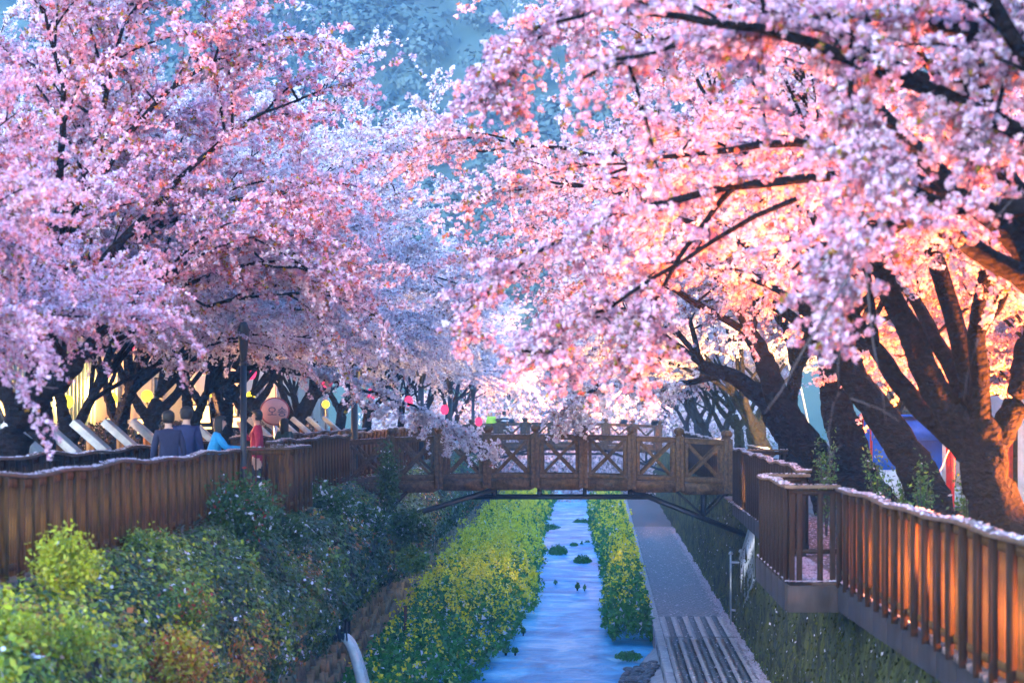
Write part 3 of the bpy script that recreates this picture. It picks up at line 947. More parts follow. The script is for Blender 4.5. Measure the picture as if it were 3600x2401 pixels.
def weed(label, x, y, rx, ry, h, n, seed):
    g = np.random.default_rng(seed)
    t = empty('water_weed', (x, y, WATER), label, 'water plant', 'weeds growing in the stream')
    C = np.stack([g.uniform(-1, 1, n), g.uniform(-1, 1, n), g.uniform(0, 1, n)], 1)
    C = C[(C[:, 0] ** 2 + C[:, 1] ** 2) < 1]
    env_ = (1 - .6 * (C[:, 0] ** 2 + C[:, 1] ** 2)) * (.7 + .4 * pn(C[:, 0] * 5, C[:, 1] * 5, seed))
    C = C * np.array([rx, ry, h]); C[:, 2] *= np.maximum(env_, .2)
    N = unit(g, len(C)) * np.array([1, 1, .35])
    s = .055 * g.uniform(.6, 1.3, len(C))
    V, Q = quads(C, N, s * .35, s, g)
    tt = np.clip(.25 + g.normal(0, .09, len(C)), .02, .55)
    o = link('foliage', mesh_np('foliage', V, Q, M['rape'], tt)); o.parent = t
    mb = MB()
    for j in range(7):
        e = (g.uniform(-.6, .6) * rx, g.uniform(-.6, .6) * ry, h * g.uniform(.5, .9))
        mb.tube([(e[0] * .4, e[1] * .4, -.1), (e[0] * .8, e[1] * .8, e[2] * .6), e], [.009, .007, .003], 4)
    o = mb.build('stem', M['mosstuft']); o.parent = t


for (lab, px, py, rx, ry, h, n) in (
        ('long dark weed patch crossing the stream nearest the bridge', 1925, 1862, .75, 2.2, .42, 2600),
        ('right end of the weed patch crossing the stream', 2045, 1842, .55, 1.8, .4, 1800),
        ('rounded dark weed clump in the middle of the stream', 1962, 1945, .42, 1.2, .5, 1700),
        ('weed clump touching the left flower bed', 1895, 1938, .4, 1.2, .4, 1300),
        ('small weed tuft right of the rounded clump', 2018, 1920, .2, .4, .25, 400),
        ('low weed clump against the right flower bed', 2048, 1975, .38, .9, .36, 1200),
        ('tiny upright sprig right of the weed tuft', 2045, 1918, .06, .1, .28, 120),
        ('sprig of weed beside the right bed above the low clump', 2066, 1915, .15, .2, .3, 260),
        ('lone sprig in mid-stream above the wide water', 2030, 2066, .08, .12, .26, 150),
        ('small sprig right of the lone sprig', 2055, 2068, .06, .1, .18, 100),
        ('tiny dark sprig near the left bed in mid-stream', 1953, 2048, .06, .1, .12, 80),
        ('dark pointed sprig near the widest water', 1840, 2222, .06, .08, .2, 90),
        ('left one of two green tufts in the foreground water', 1778, 2290, .09, .1, .15, 160),
        ('right one of two green tufts in the foreground water', 1810, 2290, .08, .1, .15, 150),
        ('grassy tuft at the foot of the path kerb beside the cobbles', 2325, 2275, .16, .8, .42, 700),
        ('grass strip above the cobbles at the water edge', 2210, 2310, .35, .7, .16, 700)):
    h_ = EYE - WATER
    Yw = F * h_ / (py - 1450)
    weed(lab, (px - 2080) * Yw / F, Yw, rx, ry, h, n, int(px) + int(py))

# drain pipe on the left wall, with its jet of water, and a rusty stake in the bed
pl = Vector(P(1165, 2205, 46.0))
t = empty('drain_pipe', pl, 'black corrugated drain pipe jutting from the ivy on the left wall', 'pipe')
mb = MB()
xs = np.linspace(-.35, .32, 26)
mb.tube(np.stack([xs, xs * -.15, -.05 * xs], 1), .27 + .022 * np.sin(np.arange(26) * 1.9), 20, caps=False)
mb.tube(np.stack([xs[::-1], xs[::-1] * -.15, -.05 * xs[::-1]], 1), .235, 20, caps=False)
o = mb.build('pipe', M['pipe'], smooth=True); o.parent = t
mb = MB().lathe((.335, -.05, -.015), [(.235, -.012), (.30, -.012), (.30, .012), (.235, .012)], 20)
Vr = mb.V[0] - np.array([.335, -.05, -.015]); mb.V[0] = np.stack([Vr[:, 2], Vr[:, 1], Vr[:, 0]], 1) + np.array([.335, -.05, -.015])
o = mb.build('rim', M['pipe']); o.parent = t
M['jet'] = plain('falling_water', (0.55, 0.58, 0.55), rough=.15, spec=.6, bump=.3, scale=5)
tt = np.linspace(0, 1, 14)
pts = np.stack([pl.x + .25 + .55 * tt, pl.y - .05 - .1 * tt, pl.z - .18 - 1.75 * tt ** 1.9], 1)
mb = MB()
for q in (-.07, .0, .07):
    mb.tube(pts + np.array([q * .2, q * 1.2, 0]), np.linspace(.08, .12, 14), 10, caps=True, jit=.06, seed=int(q * 100) + 9)
tag(mb.build('water_jet', M['jet'], smooth=True), 'pale arc of water pouring from the black drain pipe', 'water jet')
p_ = P(1425, 2180, 58)
mb = MB().box((p_[0], p_[1], p_[2] - .2), (.07, .07, 1.1)).box((p_[0], p_[1], p_[2] + .36), (.085, .085, .02))
tag(mb.build('stake', M['rust'], bevel=.006), 'short rusty stake standing in the left flower bed', 'stake')


# ------------------------------------------------------------------ footbridges
def copy_tree(o, parent=None):
    c = o.copy()
    COL.objects.link(c)
    c.parent = parent
    for ch in list(o.children):
        copy_tree(ch, c)
    return c


def footbridge(Y, x0, dx, npan, label, seed):
    xc = x0 + dx * npan / 2
    half = dx * npan / 2
    arch = lambda x: -.16 * ((x - xc) / half) ** 2
    t = empty('footbridge', (xc, Y + .75, 3.85), label, 'bridge')
    W_ = 1.5
    xs = np.linspace(x0, x0 + dx * npan, 30)
    mb = MB()
    for j in range(int(dx * npan / .2)):
        x = x0 + .1 + j * .2
        mb.box((x, Y + W_ / 2, 4.02 + arch(x)), (.185, W_ - .1, .05))
    mb.build('deck', M['deck'], t)
    for side, yy in ((-1, Y), (1, Y + W_)):
        for p_ in range(npan + 1):
            x = x0 + dx * p_
            z = arch(x)
            mb = MB()
            for s_ in (-1, 1):
                mb.box((x + s_ * .0575, yy + side * .035, 4.565 + z), (.105, .13, 1.40))
            mb.box((x, yy + side * .02, 4.56 + z), (.02, .09, 1.38))
            mb.box((x, yy + side * .03, 5.272 + z), (.16, .13, .012))
            post = mb.build('post', M['darkwood'], t, bevel=.008)
            mb = MB().lathe((x, yy + side * .02, 5.39 + z), [(1e-4, -.13), (.055, -.125), (.06, -.10), (.045, -.085), (.075, -.072), (.102, -.035), (.11, .01), (.10, .05), (.07, .085), (.03, .103), (1e-4, .106)], 14)
            mb.build('finial', M['darkwood'], post, smooth=True)
            for s_ in (-1, 1):
                MB().tube([(x + s_ * .055, yy + side * .10, 3.96 + z), (x + s_ * .055, yy + side * .125, 3.96 + z)], .016, 8).build('bolt', M['steel'], post)
        for p_ in range(npan):
            xa, xb = x0 + dx * p_ + .115, x0 + dx * (p_ + 1) - .115
            za, zb = arch(xa), arch(xb)
            MB().beam((xa, yy, 5.16 + za), (xb, yy, 5.16 + zb), .10, .12).beam((xa, yy, 5.229 + za), (xb, yy, 5.229 + zb), .13, .014).build('top_rail', M['darkwood'], t, bevel=.006)
            MB().beam((xa, yy, 4.17 + za), (xb, yy, 4.17 + zb), .09, .11).build('bottom_rail', M['darkwood'], t, bevel=.006)
            for xx, zz in ((xa + .05, za), (xb - .05, zb)):
                MB().box((xx, yy, 4.6625 + zz), (.09, .075, .873)).build('stile', M['darkwood'], t, bevel=.005)
            xi, xj = xa + .10, xb - .10
            MB().beam((xi, yy - .012, 4.24 + za), (xj, yy - .012, 5.085 + zb), .045, .075).build('brace', M['darkwood'], t, bevel=.004)
            MB().beam((xi, yy + .035, 5.085 + za), (xj, yy + .035, 4.24 + zb), .045, .075).build('brace', M['darkwood'], t, bevel=.004)
            # edge beam with chamfered lower corners under every panel
            z0, z1 = 3.80 + (za + zb) / 2, 4.095 + (za + zb) / 2
            Vb = []
            for yv in (yy - .035, yy + .035):
                Vb += [(xa - .10, yv, z1), (xa - .10, yv, z0 + .06), (xa + .02, yv, z0), (xb - .02, yv, z0), (xb + .10, yv, z0 + .06), (xb + .10, yv, z1)]
            eb = MB().add(Vb, [[0, 1, 2, 3], [0, 3, 4, 5], [9, 8, 7, 6], [11, 10, 9, 6], [0, 6, 7, 1], [1, 7, 8, 2], [2, 8, 9, 3], [3, 9, 10, 4], [4, 10, 11, 5], [5, 11, 6, 0]])
            eb.build('edge_beam', M['darkwood'], t)
        # steel under-truss
        yt = yy + side * -.12
        xl, xr = x0 + 3.05 * dx, x0 + dx * npan - 1.95 * dx
        MB().beam((xl - .6, yt, 3.60), (xr + .5, yt, 3.60), .08, .09).build('lower_chord', M['steel'], t)
        for xx in np.linspace(xl + .1, xr - .1, 4):
            MB().box((xx, yt, 3.72), (.10, .075, .25)).build('hanger', M['steel'], t)
        MB().beam((xl + .12, yt - .005, 3.80), (x0 + .45, yt - .005, 2.72), .09, .11).build('strut', M['steel'], t)
        MB().beam((xr - .12, yt - .005, 3.80), (x0 + dx * npan + .62, yt - .005, 2.55), .09, .11).build('strut', M['steel'], t)
        xa = x0 + dx * npan - .62
        MB().box((xa, yt, 3.42), (.08, .07, .66)).build('hanger', M['steel'], t)
        MB().beam((xa, yt, 3.12), (xa - .75, yt, 3.78), .05, .06).build('strut', M['steel'], t)
        MB().beam((xa, yt, 3.12), (xa + .62, yt, 3.78), .05, .06).build('strut', M['steel'], t)
        MB().beam((x0 + 1.0, yt, 3.08), (x0 + 1.65, yt, 3.78), .06, .07).build('strut', M['steel'], t)
    return t


br = footbridge(60.0, -6.45, 1.248, 8, 'dark brown wooden footbridge with crossed railings and ball finials over the stream', 1)
b2 = copy_tree(br)
b2.location = Vector(br.location) + Vector((-.6, 60, .05))
b2.scale = (1.12, 1, 1)
tag(b2, 'smaller-looking second wooden footbridge seen beyond the main bridge', 'bridge')


# ------------------------------------------------------------------ fences
picket_cache = {}


def fence(label, pts, zd, zt, mat, psp=.12, post_sp=.68, pk=(.036, .022), wave=.035, post_side=1.0, seed=0, cap=(.14, .038), foot=0.0, posts_dark=None):
    pts = np.asarray(pts, float)
    sg = np.linalg.norm(np.diff(pts, axis=0), axis=1)
    s = np.concatenate([[0], np.cumsum(sg)])
    L_ = s[-1]
    f = lambda q: np.stack([np.interp(q, s, pts[:, 0]), np.interp(q, s, pts[:, 1])], -1)
    wv = lambda q: wave * (np.sin(q * 1.9 + seed) * .6 + np.sin(q * .83 + seed * 2.1) * .6)
    t = empty('fence', (pts[0, 0], pts[0, 1], zd), label, 'fence')
    q = np.unique(np.concatenate([np.linspace(0, L_, max(3, int(L_ / .45))), s]))
    line = np.concatenate([f(q), (zt + wv(q))[:, None]], 1)
    MB().sweep(line, *cap).build('top_rail', M['railcap'], t, bevel=.008)
    MB().sweep(line - np.array([0, 0, .075]), .05, .09).build('sub_rail', M[mat], t)
    lo = line.copy(); lo[:, 2] = zd + .15
    MB().sweep(lo, .05, .07).build('bottom_rail', M[mat], t)
    key = (mat, pk)
    if key not in picket_cache:
        picket_cache[key] = mesh_np('picket', BOXV * np.array([pk[0], pk[1], 1]), BOXQ, M[mat])
    for a_ in np.arange(psp / 2, L_, psp):
        x, y = f(a_)
        z0, z1 = zd + .05, zt + float(wv(a_)) - .035
        o = link('picket', picket_cache[key], t, (x, y, (z0 + z1) / 2))
        o.scale = (random.uniform(.92, 1.08), 1, z1 - z0)
        d = f(min(a_ + .05, L_)) - f(max(a_ - .05, 0))
        o.rotation_euler = (random.uniform(-.006, .006), random.uniform(-.008, .008), math.atan2(d[1], d[0]) - math.pi / 2)
    key = (posts_dark or mat, 'post')
    if key not in picket_cache:
        picket_cache[key] = mesh_np('post', BOXV * np.array([.07, .075, 1]), BOXQ, M[posts_dark or mat])
    for a_ in np.arange(0.03, L_, post_sp):
        x, y = f(a_)
        z0, z1 = zd - foot, zt + float(wv(a_)) - .03
        o = link('post', picket_cache[key], t, (x + .055 * post_side, y, (z0 + z1) / 2))
        o.scale = (1, 1, z1 - z0)
        d = f(min(a_ + .05, L_)) - f(max(a_ - .05, 0))
        o.rotation_euler = (0, 0, math.atan2(d[1], d[0]) - math.pi / 2)
    return t, line


rails = []
def fence_(*a, **k):
    t, l = fence(*a, **k)
    rails.append((l, k.get('cap', (.14, .038))))
    return t


fence_('near left reddish-brown picket fence running along the top of the bank', [(-6.2, 23.6), (-6.2, 41.4)], ZL + .05, 5.13, 'redwood', seed=1.0)
fence_('box-shaped fence platform jutting from the left fence beside the tall lamp post', [(-6.2, 41.5), (-5.45, 41.6), (-5.42, 44.4), (-6.15, 44.5)], ZL + .05, 5.16, 'redwood', seed=2.0, wave=.0, psp=.13)
fence_('left picket fence between the platform and the main bridge', [(-6.2, 44.6), (-6.22, 51), (-6.3, 59.7)], ZL + .05, 5.22, 'redwood', seed=3.0, psp=.13)
fence_('far left picket fence running on beyond the main bridge', [(-6.35, 62), (-6.3, 80), (-6.4, 100)], ZL + .05, 5.25, 'redwood', seed=4.0, psp=.2, post_sp=1.2)
fence_('inner picket fence on the tree side of the left boardwalk', [(-8.4, 31), (-8.3, 52)], ZL + .05, 5.14, 'wood', seed=5.0, psp=.16, wave=.04)
fence_('red-tinted inner picket fence behind the person in red', [(-8.3, 53.5), (-8.2, 66), (-8.2, 84)], ZL + .05, 5.2, 'redwood', seed=6.0, psp=.2, post_sp=1.0)
# right bank
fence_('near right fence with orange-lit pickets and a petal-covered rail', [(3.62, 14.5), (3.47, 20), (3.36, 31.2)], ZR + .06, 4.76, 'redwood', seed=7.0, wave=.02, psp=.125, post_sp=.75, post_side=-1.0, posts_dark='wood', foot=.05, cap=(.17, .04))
fence_('right fence running from the platform back to the bridge end', [(3.46, 37.2), (3.56, 47), (3.72, 60.2)], ZR + .06, 4.86, 'wood', seed=8.0, psp=.14, post_side=-1.0, post_sp=.75, wave=.035)
fence_('outer rail of the jutting right platform', [(2.68, 31.35), (2.70, 36.8)], ZR + .06, 4.80, 'wood', seed=9.0, wave=.02, psp=.13, post_side=-1.0, cap=(.17, .04))
fence_('right bank fence continuing beyond the main bridge', [(3.75, 63.5), (3.85, 76), (4.0, 100)], ZR + .06, 4.95, 'wood', seed=10.0, psp=.22, post_side=-1.0, post_sp=1.2)
fence_('inner brown fence below the golden tree on the right', [(5.0, 66), (5.0, 74)], ZR + .06, 4.75, 'wood', seed=11.0, psp=.3, post_sp=1.0, wave=0)
fence_('inner fence with ball posts between the right trunks and the bridge', [(3.95, 59.0), (4.95, 58.6)], ZR + .06, 4.85, 'wood', seed=12.0, psp=.25, post_sp=.9, wave=0)

# open framed gates closing the two ends of the right platform
for (lab, y, xa, xb, z0) in (('open wooden gate frame on the near side of the right platform', 31.3, 2.66, 3.30, ZR + .06), ('open wooden gate frame on the far side of the right platform', 36.95, 2.72, 3.42, ZR + .06)):
    t = empty('gate', ((xa + xb) / 2, y, z0), lab, 'gate')
    MB().box(((xa + xb) / 2, y, 4.80), (xb - xa + .12, .13, .05)).build('top_rail', M['railcap'], t, bevel=.006)
    MB().box(((xa + xb) / 2, y, 4.72), (xb - xa, .06, .08)).build('sub_rail', M['wood'], t)
    MB().box(((xa + xb) / 2, y, z0 + .42), (xb - xa, .06, .06)).build('bottom_rail', M['wood'], t)
    for x in (xa + .04, xa + .14, (xa + xb) / 2 + .1, xb - .05):
        MB().box((x, y + .0, z0 + .60), (.075, .08, 1.2)).build('post', M['wood'], t, bevel=.006)
    rails.append((np.array([(xa, y, 4.80), (xb, y, 4.80)]), (.13, .05)))

# edge beams of the right boardwalk
eb = [((3.66, 13, 0), (3.33, 31.2, 0)), ((2.62, 31.15, 0), (3.36, 31.15, 0)), ((2.62, 31.15, 0), (2.64, 36.95, 0)), ((3.40, 37.0, 0), (3.52, 47, 0)), ((3.52, 47, 0), (3.70, 60.5, 0))]
labs = ['long grey-brown edge beam under the near right fence', 'front edge beam of the jutting right platform', 'side edge beam of the jutting right platform', 'edge beam hidden partly behind the right platform', 'edge beam under the right fence beside the bridge end']
for (p0, p1), lab in zip(eb, labs):
    p0, p1 = Vector(p0), Vector(p1)
    t = empty('edge_beam', (p0.x, p0.y, ZR), lab, 'beam', 'edge beams of the right boardwalk')
    L_ = (p1 - p0).length
    nn = max(1, round(L_ / 1.15))
    zc = ZR - .13 if L_ > 1 else ZR - .15
    for j in range(nn):
        a_, b_ = p0.lerp(p1, j / nn), p0.lerp(p1, (j + 1) / nn)
        dd_ = (b_ - a_).normalized() * .006
        MB().beam((a_.x + dd_.x, a_.y + dd_.y, zc), (b_.x - dd_.x, b_.y - dd_.y, zc), .06, .36).build('board', M['fascia'], t, bevel=.006)
t = empty('platform_joist', (2.99, 34, 3.1), 'dark joists under the jutting right platform', 'joist')
for y in (31.5, 33.2, 34.9, 36.6):
    MB().beam((2.68, y, 3.2), (3.75, y, 3.2), .12, .2).build('joist', M['steel'], t)

# stainless stair rail rising along the right wall towards the boardwalk
t = empty('stair_rail', (3.9, 63.3, 0), 'stainless steel stair handrail with ball-topped posts beside the mossy wall', 'handrail')
for (x, y, z1) in ((3.98, 63.4, 1.95), (4.18, 62.2, 2.08)):
    MB().tube([(x - .18, y, -.03), (x - .18, y, z1)], .028, 10).lathe((x - .18, y, z1 + .02), [(1e-4, -.05), (.06, -.04), (.065, -.01), (.04, .03), (1e-4, .05)], 10).build('post', M['stainless'], t, smooth=True)
for z in (.42, 1.72):
    MB().tube([(3.83, 63.3, z), (3.97, 62.3, z + .05)], .03, 8).build('crossbar', M['stainless'], t, smooth=True)
MB().tube([(3.98, 62.0, 1.9), (3.90, 55.6, 3.35)], .05, 8).build('handrail', M['stainless'], t, smooth=True)
MB().tube([(3.98, 62.0, .35), (3.90, 55.6, 1.8)], .04, 8).build('lower_rail', M['stainless'], t, smooth=True)
for q in np.linspace(.04, .98, 16):
    x, y, z = 3.98 - .08 * q, 62 - 6.4 * q, 1.9 + 1.45 * q
    MB().tube([(x, y, z), (x, y, z - 1.55)], .014, 6).build('baluster', M['stainless'], t)

# ------------------------------------------------------------------ fallen petals on rails, beams, path and decks
g = np.random.default_rng(91)
Cs, Ss = [], []
for line, cap in rails:
    seg = np.linalg.norm(np.diff(line, axis=0), axis=1); s = np.concatenate([[0], np.cumsum(seg)])
    n = int(s[-1] * (48 if line[0, 1] < 50 else 28))
    q = g.uniform(0, s[-1], n)
    c_ = np.stack([np.interp(q, s, line[:, i]) for i in range(3)], 1)
    d = np.stack([np.interp(q, s, np.gradient(line[:, i], s)) for i in range(2)], 1)
    d /= np.maximum(np.linalg.norm(d, axis=1, keepdims=True), 1e-6)
    off = g.uniform(-.5, .5, n) * cap[0] * .95
    c_[:, 0] += -d[:, 1] * off; c_[:, 1] += d[:, 0] * off
    heap = np.maximum(0, pn(q * 2.2, off * 3, 5)) * .016
    c_[:, 2] += cap[1] / 2 + .006 + heap * g.uniform(0, 1, n)
    Cs.append(c_); Ss.append(g.uniform(.014, .024, n))
C = np.concatenate(Cs); s = np.concatenate(Ss)
V, Q = quads(C, unit(g, len(C)) * .55 + np.array([0, 0, 1.0]), s, s * 1.2, g)
tag(link('fallen_petals', mesh_np('fallen_petals', V, Q, M['petal'], g.uniform(0, 1, len(C)))), 'pale petals lying along the fence rails', 'petals', kind='stuff')
Cs = []
for (p0, p1), dens in zip(eb, (480, 420, 480, 160, 130)):
    L_ = (Vector(p1) - Vector(p0)).length
    n = int(L_ * dens)
    q = g.uniform(0, 1, n)
    x = p0[0] + (p1[0] - p0[0]) * q + np.abs(g.normal(0, .06, n)); y = p0[1] + (p1[1] - p0[1]) * q + g.uniform(0, .12, n) * (L_ < 1)
    Cs.append(np.stack([x, y, ZR + .085 + np.maximum(0, pn(q * L_ * 2, q * 0, 3)) * .03 * g.uniform(0, 1, n)], 1))
n = 2600
Cs.append(np.stack([g.uniform(2.72, 3.4, n), g.uniform(31.4, 36.8, n), np.full(n, ZR + .068)], 1))
n = 5000
Cs.append(np.stack([g.uniform(3.5, 4.9, n), g.uniform(16, 60, n), np.full(n, ZR + .07)], 1))
C = np.concatenate(Cs)
s = g.uniform(.013, .024, len(C))
V, Q = quads(C, unit(g, len(C)) * .4 + np.array([0, 0, 1.0]), s, s * 1.2, g)
tag(link('fallen_petals', mesh_np('fallen_petals', V, Q, M['petal'], g.uniform(0, 1, len(C)))), 'petals piled on the right boardwalk and its edge beams', 'petals', kind='stuff')
n = 13000
W = 46 + 70 * g.uniform(size=n) ** 1.4
q = np.where(g.uniform(size=n) < .85, 1 - np.abs(g.normal(0, .06, n)), g.uniform(-.12, 1, n))
q = np.minimum(q, 1.02)
C = np.stack([path_l(W) + q * (wall_r(W) - path_l(W)), W, .008 + .012 * g.uniform(size=n)], 1)
s = g.uniform(.016, .03, n)
V, Q = quads(C, unit(g, n) * .35 + np.array([0, 0, 1.0]), s, s * 1.2, g)
tag(link('fallen_petals', mesh_np('fallen_petals', V, Q, M['petal'], g.uniform(0, 1, n))), 'petals scattered over the path and drifted against the mossy wall', 'petals', kind='stuff')
n = 900
xb = g.uniform(-6.3, 3.6, n)
C = np.stack([xb, 60 + g.uniform(-.06, .06, n) - .0 * xb, 5.245 - .16 * ((xb + 1.46) / 5) ** 2], 1)
n2 = 500
xb = g.uniform(-6.3, 3.6, n2)
C = np.concatenate([C, np.stack([xb, 59.955 + 0 * xb, g.uniform(3.85, 5.2, n2) - .16 * ((xb + 1.46) / 5) ** 2], 1)[: 0]])
s = g.uniform(.012, .022, len(C))
V, Q = quads(C, unit(g, len(C)) * .3 + np.array([0, 0, 1.0]), s, s * 1.2, g)
tag(link('fallen_petals', mesh_np('fallen_petals', V, Q, M['petal'], g.uniform(0, 1, len(C)))), 'few petals dotted on the top rail of the main bridge', 'petals', kind='stuff')

# ------------------------------------------------------------------ cherry trees
def loc_pts(foot, Y, pts):
    out = []
    for q in pts:
        dy = q[3] if len(q) > 3 else 0.0
        w_ = P(q[0], q[1], Y + dy)
        out.append((w_[0] - foot[0], w_[1] - foot[1], w_[2] - foot[2], q[2]))
    return out


def env(cx, cz, rx, ry, up, dn, lo=-.5):
    return {'c': (cx, 0, cz), 'r': (rx, ry), 'up': up, 'dn': dn, 'lo': lo}


# shared trees of the two rows (they lean and spread towards +X, the stream)
row_kinds = []
for v, (tr, sd) in enumerate((
        ([[(0, 0, -.2, .30), (.1, .02, 1.0, .25), (.3, .05, 2.2, .22), (.5, .0, 3.0, .17)], [(.3, .05, 2.1, .16), (-.3, .5, 3.2, .12)], [(.35, .05, 2.3, .15), (1.0, -.5, 3.3, .11)]], 101),
        ([[(0, 0, -.2, .26), (-.05, 0, 1.1, .22), (.05, .1, 2.0, .19), (-.2, .3, 3.1, .14)], [(.05, .05, 1.7, .15), (.7, -.3, 3.0, .12)]], 102),
        ([[(0, 0, -.2, .32), (.3, .05, 1.0, .27), (.75, .0, 2.0, .23), (1.3, .1, 3.2, .16)], [(.6, 0, 1.8, .17), (.3, -.5, 3.3, .12)], [(.9, .1, 2.3, .13), (1.3, .9, 3.3, .10)]], 103))):
    row_kinds.append(make_tree('row_tree_%d' % v, sd, tr, env(2.0, 6.3, 6.0, 5.0, 5.3, 3.5, -.55), n1=13, n2=13, n3=9, k=5, a=.0255, rc=.045, spacing=.029))

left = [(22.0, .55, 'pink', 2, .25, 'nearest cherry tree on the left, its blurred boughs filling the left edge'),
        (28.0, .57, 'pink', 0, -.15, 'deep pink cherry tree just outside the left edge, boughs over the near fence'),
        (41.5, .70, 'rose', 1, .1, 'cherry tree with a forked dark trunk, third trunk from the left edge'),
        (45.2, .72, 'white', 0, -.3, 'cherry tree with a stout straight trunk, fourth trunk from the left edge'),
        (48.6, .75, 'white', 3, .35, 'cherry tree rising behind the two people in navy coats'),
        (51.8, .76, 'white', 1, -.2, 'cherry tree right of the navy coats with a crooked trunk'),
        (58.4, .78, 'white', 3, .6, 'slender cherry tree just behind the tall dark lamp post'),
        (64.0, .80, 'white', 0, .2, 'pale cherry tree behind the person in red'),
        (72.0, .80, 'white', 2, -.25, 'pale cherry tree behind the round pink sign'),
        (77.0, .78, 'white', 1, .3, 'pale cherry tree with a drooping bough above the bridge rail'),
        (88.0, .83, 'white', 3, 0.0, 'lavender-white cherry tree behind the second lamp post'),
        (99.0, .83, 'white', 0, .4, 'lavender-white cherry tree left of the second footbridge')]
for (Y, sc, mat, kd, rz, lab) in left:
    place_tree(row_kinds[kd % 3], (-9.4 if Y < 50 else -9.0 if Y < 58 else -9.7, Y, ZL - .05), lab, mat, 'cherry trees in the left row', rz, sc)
for j, Y in enumerate((112, 126, 142, 160, 182)):
    place_tree(row_kinds[(j * 2 + 1) % 3], (-9.3, Y, ZL - .05), 'distant pale cherry tree in the left row beyond the second footbridge', 'white', 'distant cherry trees of the left row', .3 * j - .5, .82)

for j, (x, Y, sc) in enumerate(((-17.2, 60, 1.05), (-17.6, 71, 1.1), (-17.4, 84, 1.1), (-16.8, 50, .95))):
    place_tree(row_kinds[(j + 1) % 3], (x, Y, ZL - .05), 'tall pale cherry tree rising behind the buildings on the left', 'white', 'cherry trees behind the left buildings', .7 * j, sc)

# the left-edge tree with the leaning, lamp-lit trunk, and its neighbour
foot = P(-30, 1730, 35.5); foot = (foot[0], foot[1], ZL - .05)
tr = [loc_pts(foot, 35.5, [(-40, 1740, .30), (0, 1640, .27), (55, 1540, .25), (95, 1450, .24), (120, 1370, .22), (140, 1280, .19), (170, 1180, .15)]),
      loc_pts(foot, 35.5, [(75, 1500, .16), (30, 1420, .14, .3), (-40, 1300, .11, .6)]),
      loc_pts(foot, 35.5, [(110, 1420, .17), (180, 1350, .15, -.3), (260, 1290, .12, -.6)])]
place_tree(make_tree('left_leaning', 201, tr, env(1.8, 4.8, 3.9, 3.8, 4.0, 2.7, -.45), n1=12, n2=12, n3=9, k=6, a=.027, rc=.046, spacing=.044, leafy=1.8), foot, 'cherry tree with an orange-lit leaning trunk at the left edge', 'pink', 'cherry trees in the left row')
foot = (P(150, 1700, 38.3)[0], 38.3, ZL - .05)
tr = [loc_pts(foot, 38.3, [(150, 1720, .26), (145, 1560, .22), (128, 1440, .2), (118, 1330, .17)]), loc_pts(foot, 38.3, [(135, 1470, .13), (190, 1330, .1)])]
place_tree(make_tree('left_second', 202, tr, env(1.7, 5.0, 4.0, 3.8, 4.0, 2.8, -.45), n1=8, n2=11, n3=8, k=5, a=.026, rc=.048, spacing=.036, leafy=1.6), foot, 'cherry tree with a straight dark trunk right behind the leaning one', 'rose', 'cherry trees in the left row')

foot = (P(790, 1500, 56)[0], 56.0, ZL - .05)
tr = [loc_pts(foot, 56, [(790, 1680, .26), (785, 1480, .21), (800, 1380, .18), (830, 1280, .15)]), loc_pts(foot, 56, [(787, 1470, .13), (740, 1290, .1)])]
place_tree(make_tree('left_bough', 203, tr, env(1.8, 5.8, 4.8, 4.2, 4.5, 2.4, -.35), n1=10, n2=12, n3=9, k=6, a=.026, rc=.045, spacing=.042,
           extra=[loc_pts(foot, 56, q) for q in ([(830, 1290, .09), (1050, 1290, .07), (1300, 1370, .05), (1500, 1470, .03), (1720, 1570, .01)],)]), foot, 'pale cherry tree left of the tall lamp post, its bough drooping to the bridge rail', 'white', 'cherry trees in the left row')

# right row, mirrored use of the shared trees
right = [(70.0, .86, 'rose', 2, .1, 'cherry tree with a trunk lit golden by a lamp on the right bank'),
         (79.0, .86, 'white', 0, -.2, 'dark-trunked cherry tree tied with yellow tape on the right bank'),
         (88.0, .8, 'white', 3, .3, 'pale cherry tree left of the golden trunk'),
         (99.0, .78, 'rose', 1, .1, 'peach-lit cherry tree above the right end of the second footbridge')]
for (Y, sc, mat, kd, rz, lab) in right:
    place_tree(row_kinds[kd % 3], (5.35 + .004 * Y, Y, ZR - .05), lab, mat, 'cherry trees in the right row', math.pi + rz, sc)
for j, Y in enumerate((113, 128, 146, 168)):
    place_tree(row_kinds[(j + 2) % 3], (6.0, Y, ZR - .05), 'distant pale cherry tree in the right row beyond the second footbridge', 'white', 'distant cherry trees of the right row', math.pi + .35 * j - .4, .82)


for j, (x, Y) in enumerate(((-7, 178), (-3.4, 190), (-.5, 181), (2.2, 192), (4.6, 176), (-5.4, 200), (7.5, 186), (.8, 204))):
    place_tree(row_kinds[j % 3], (x, Y, ZL - .4), 'hazy cherry tree closing the far end of the stream', 'white', 'hazy cherry trees at the far end', .9 * j, .62)


for j, (x, Y) in enumerate(((9.4, 41), (10.6, 48), (9.2, 55), (10.4, 63), (9.4, 73), (12.5, 56), (12.8, 70))):
    place_tree(row_kinds[(j + 1) % 3], (x, Y, ZR - .05), 'dim cherry tree in the second row behind the right trunks', 'rose', 'cherry trees of the second row on the right', math.pi + .8 * j, .72)


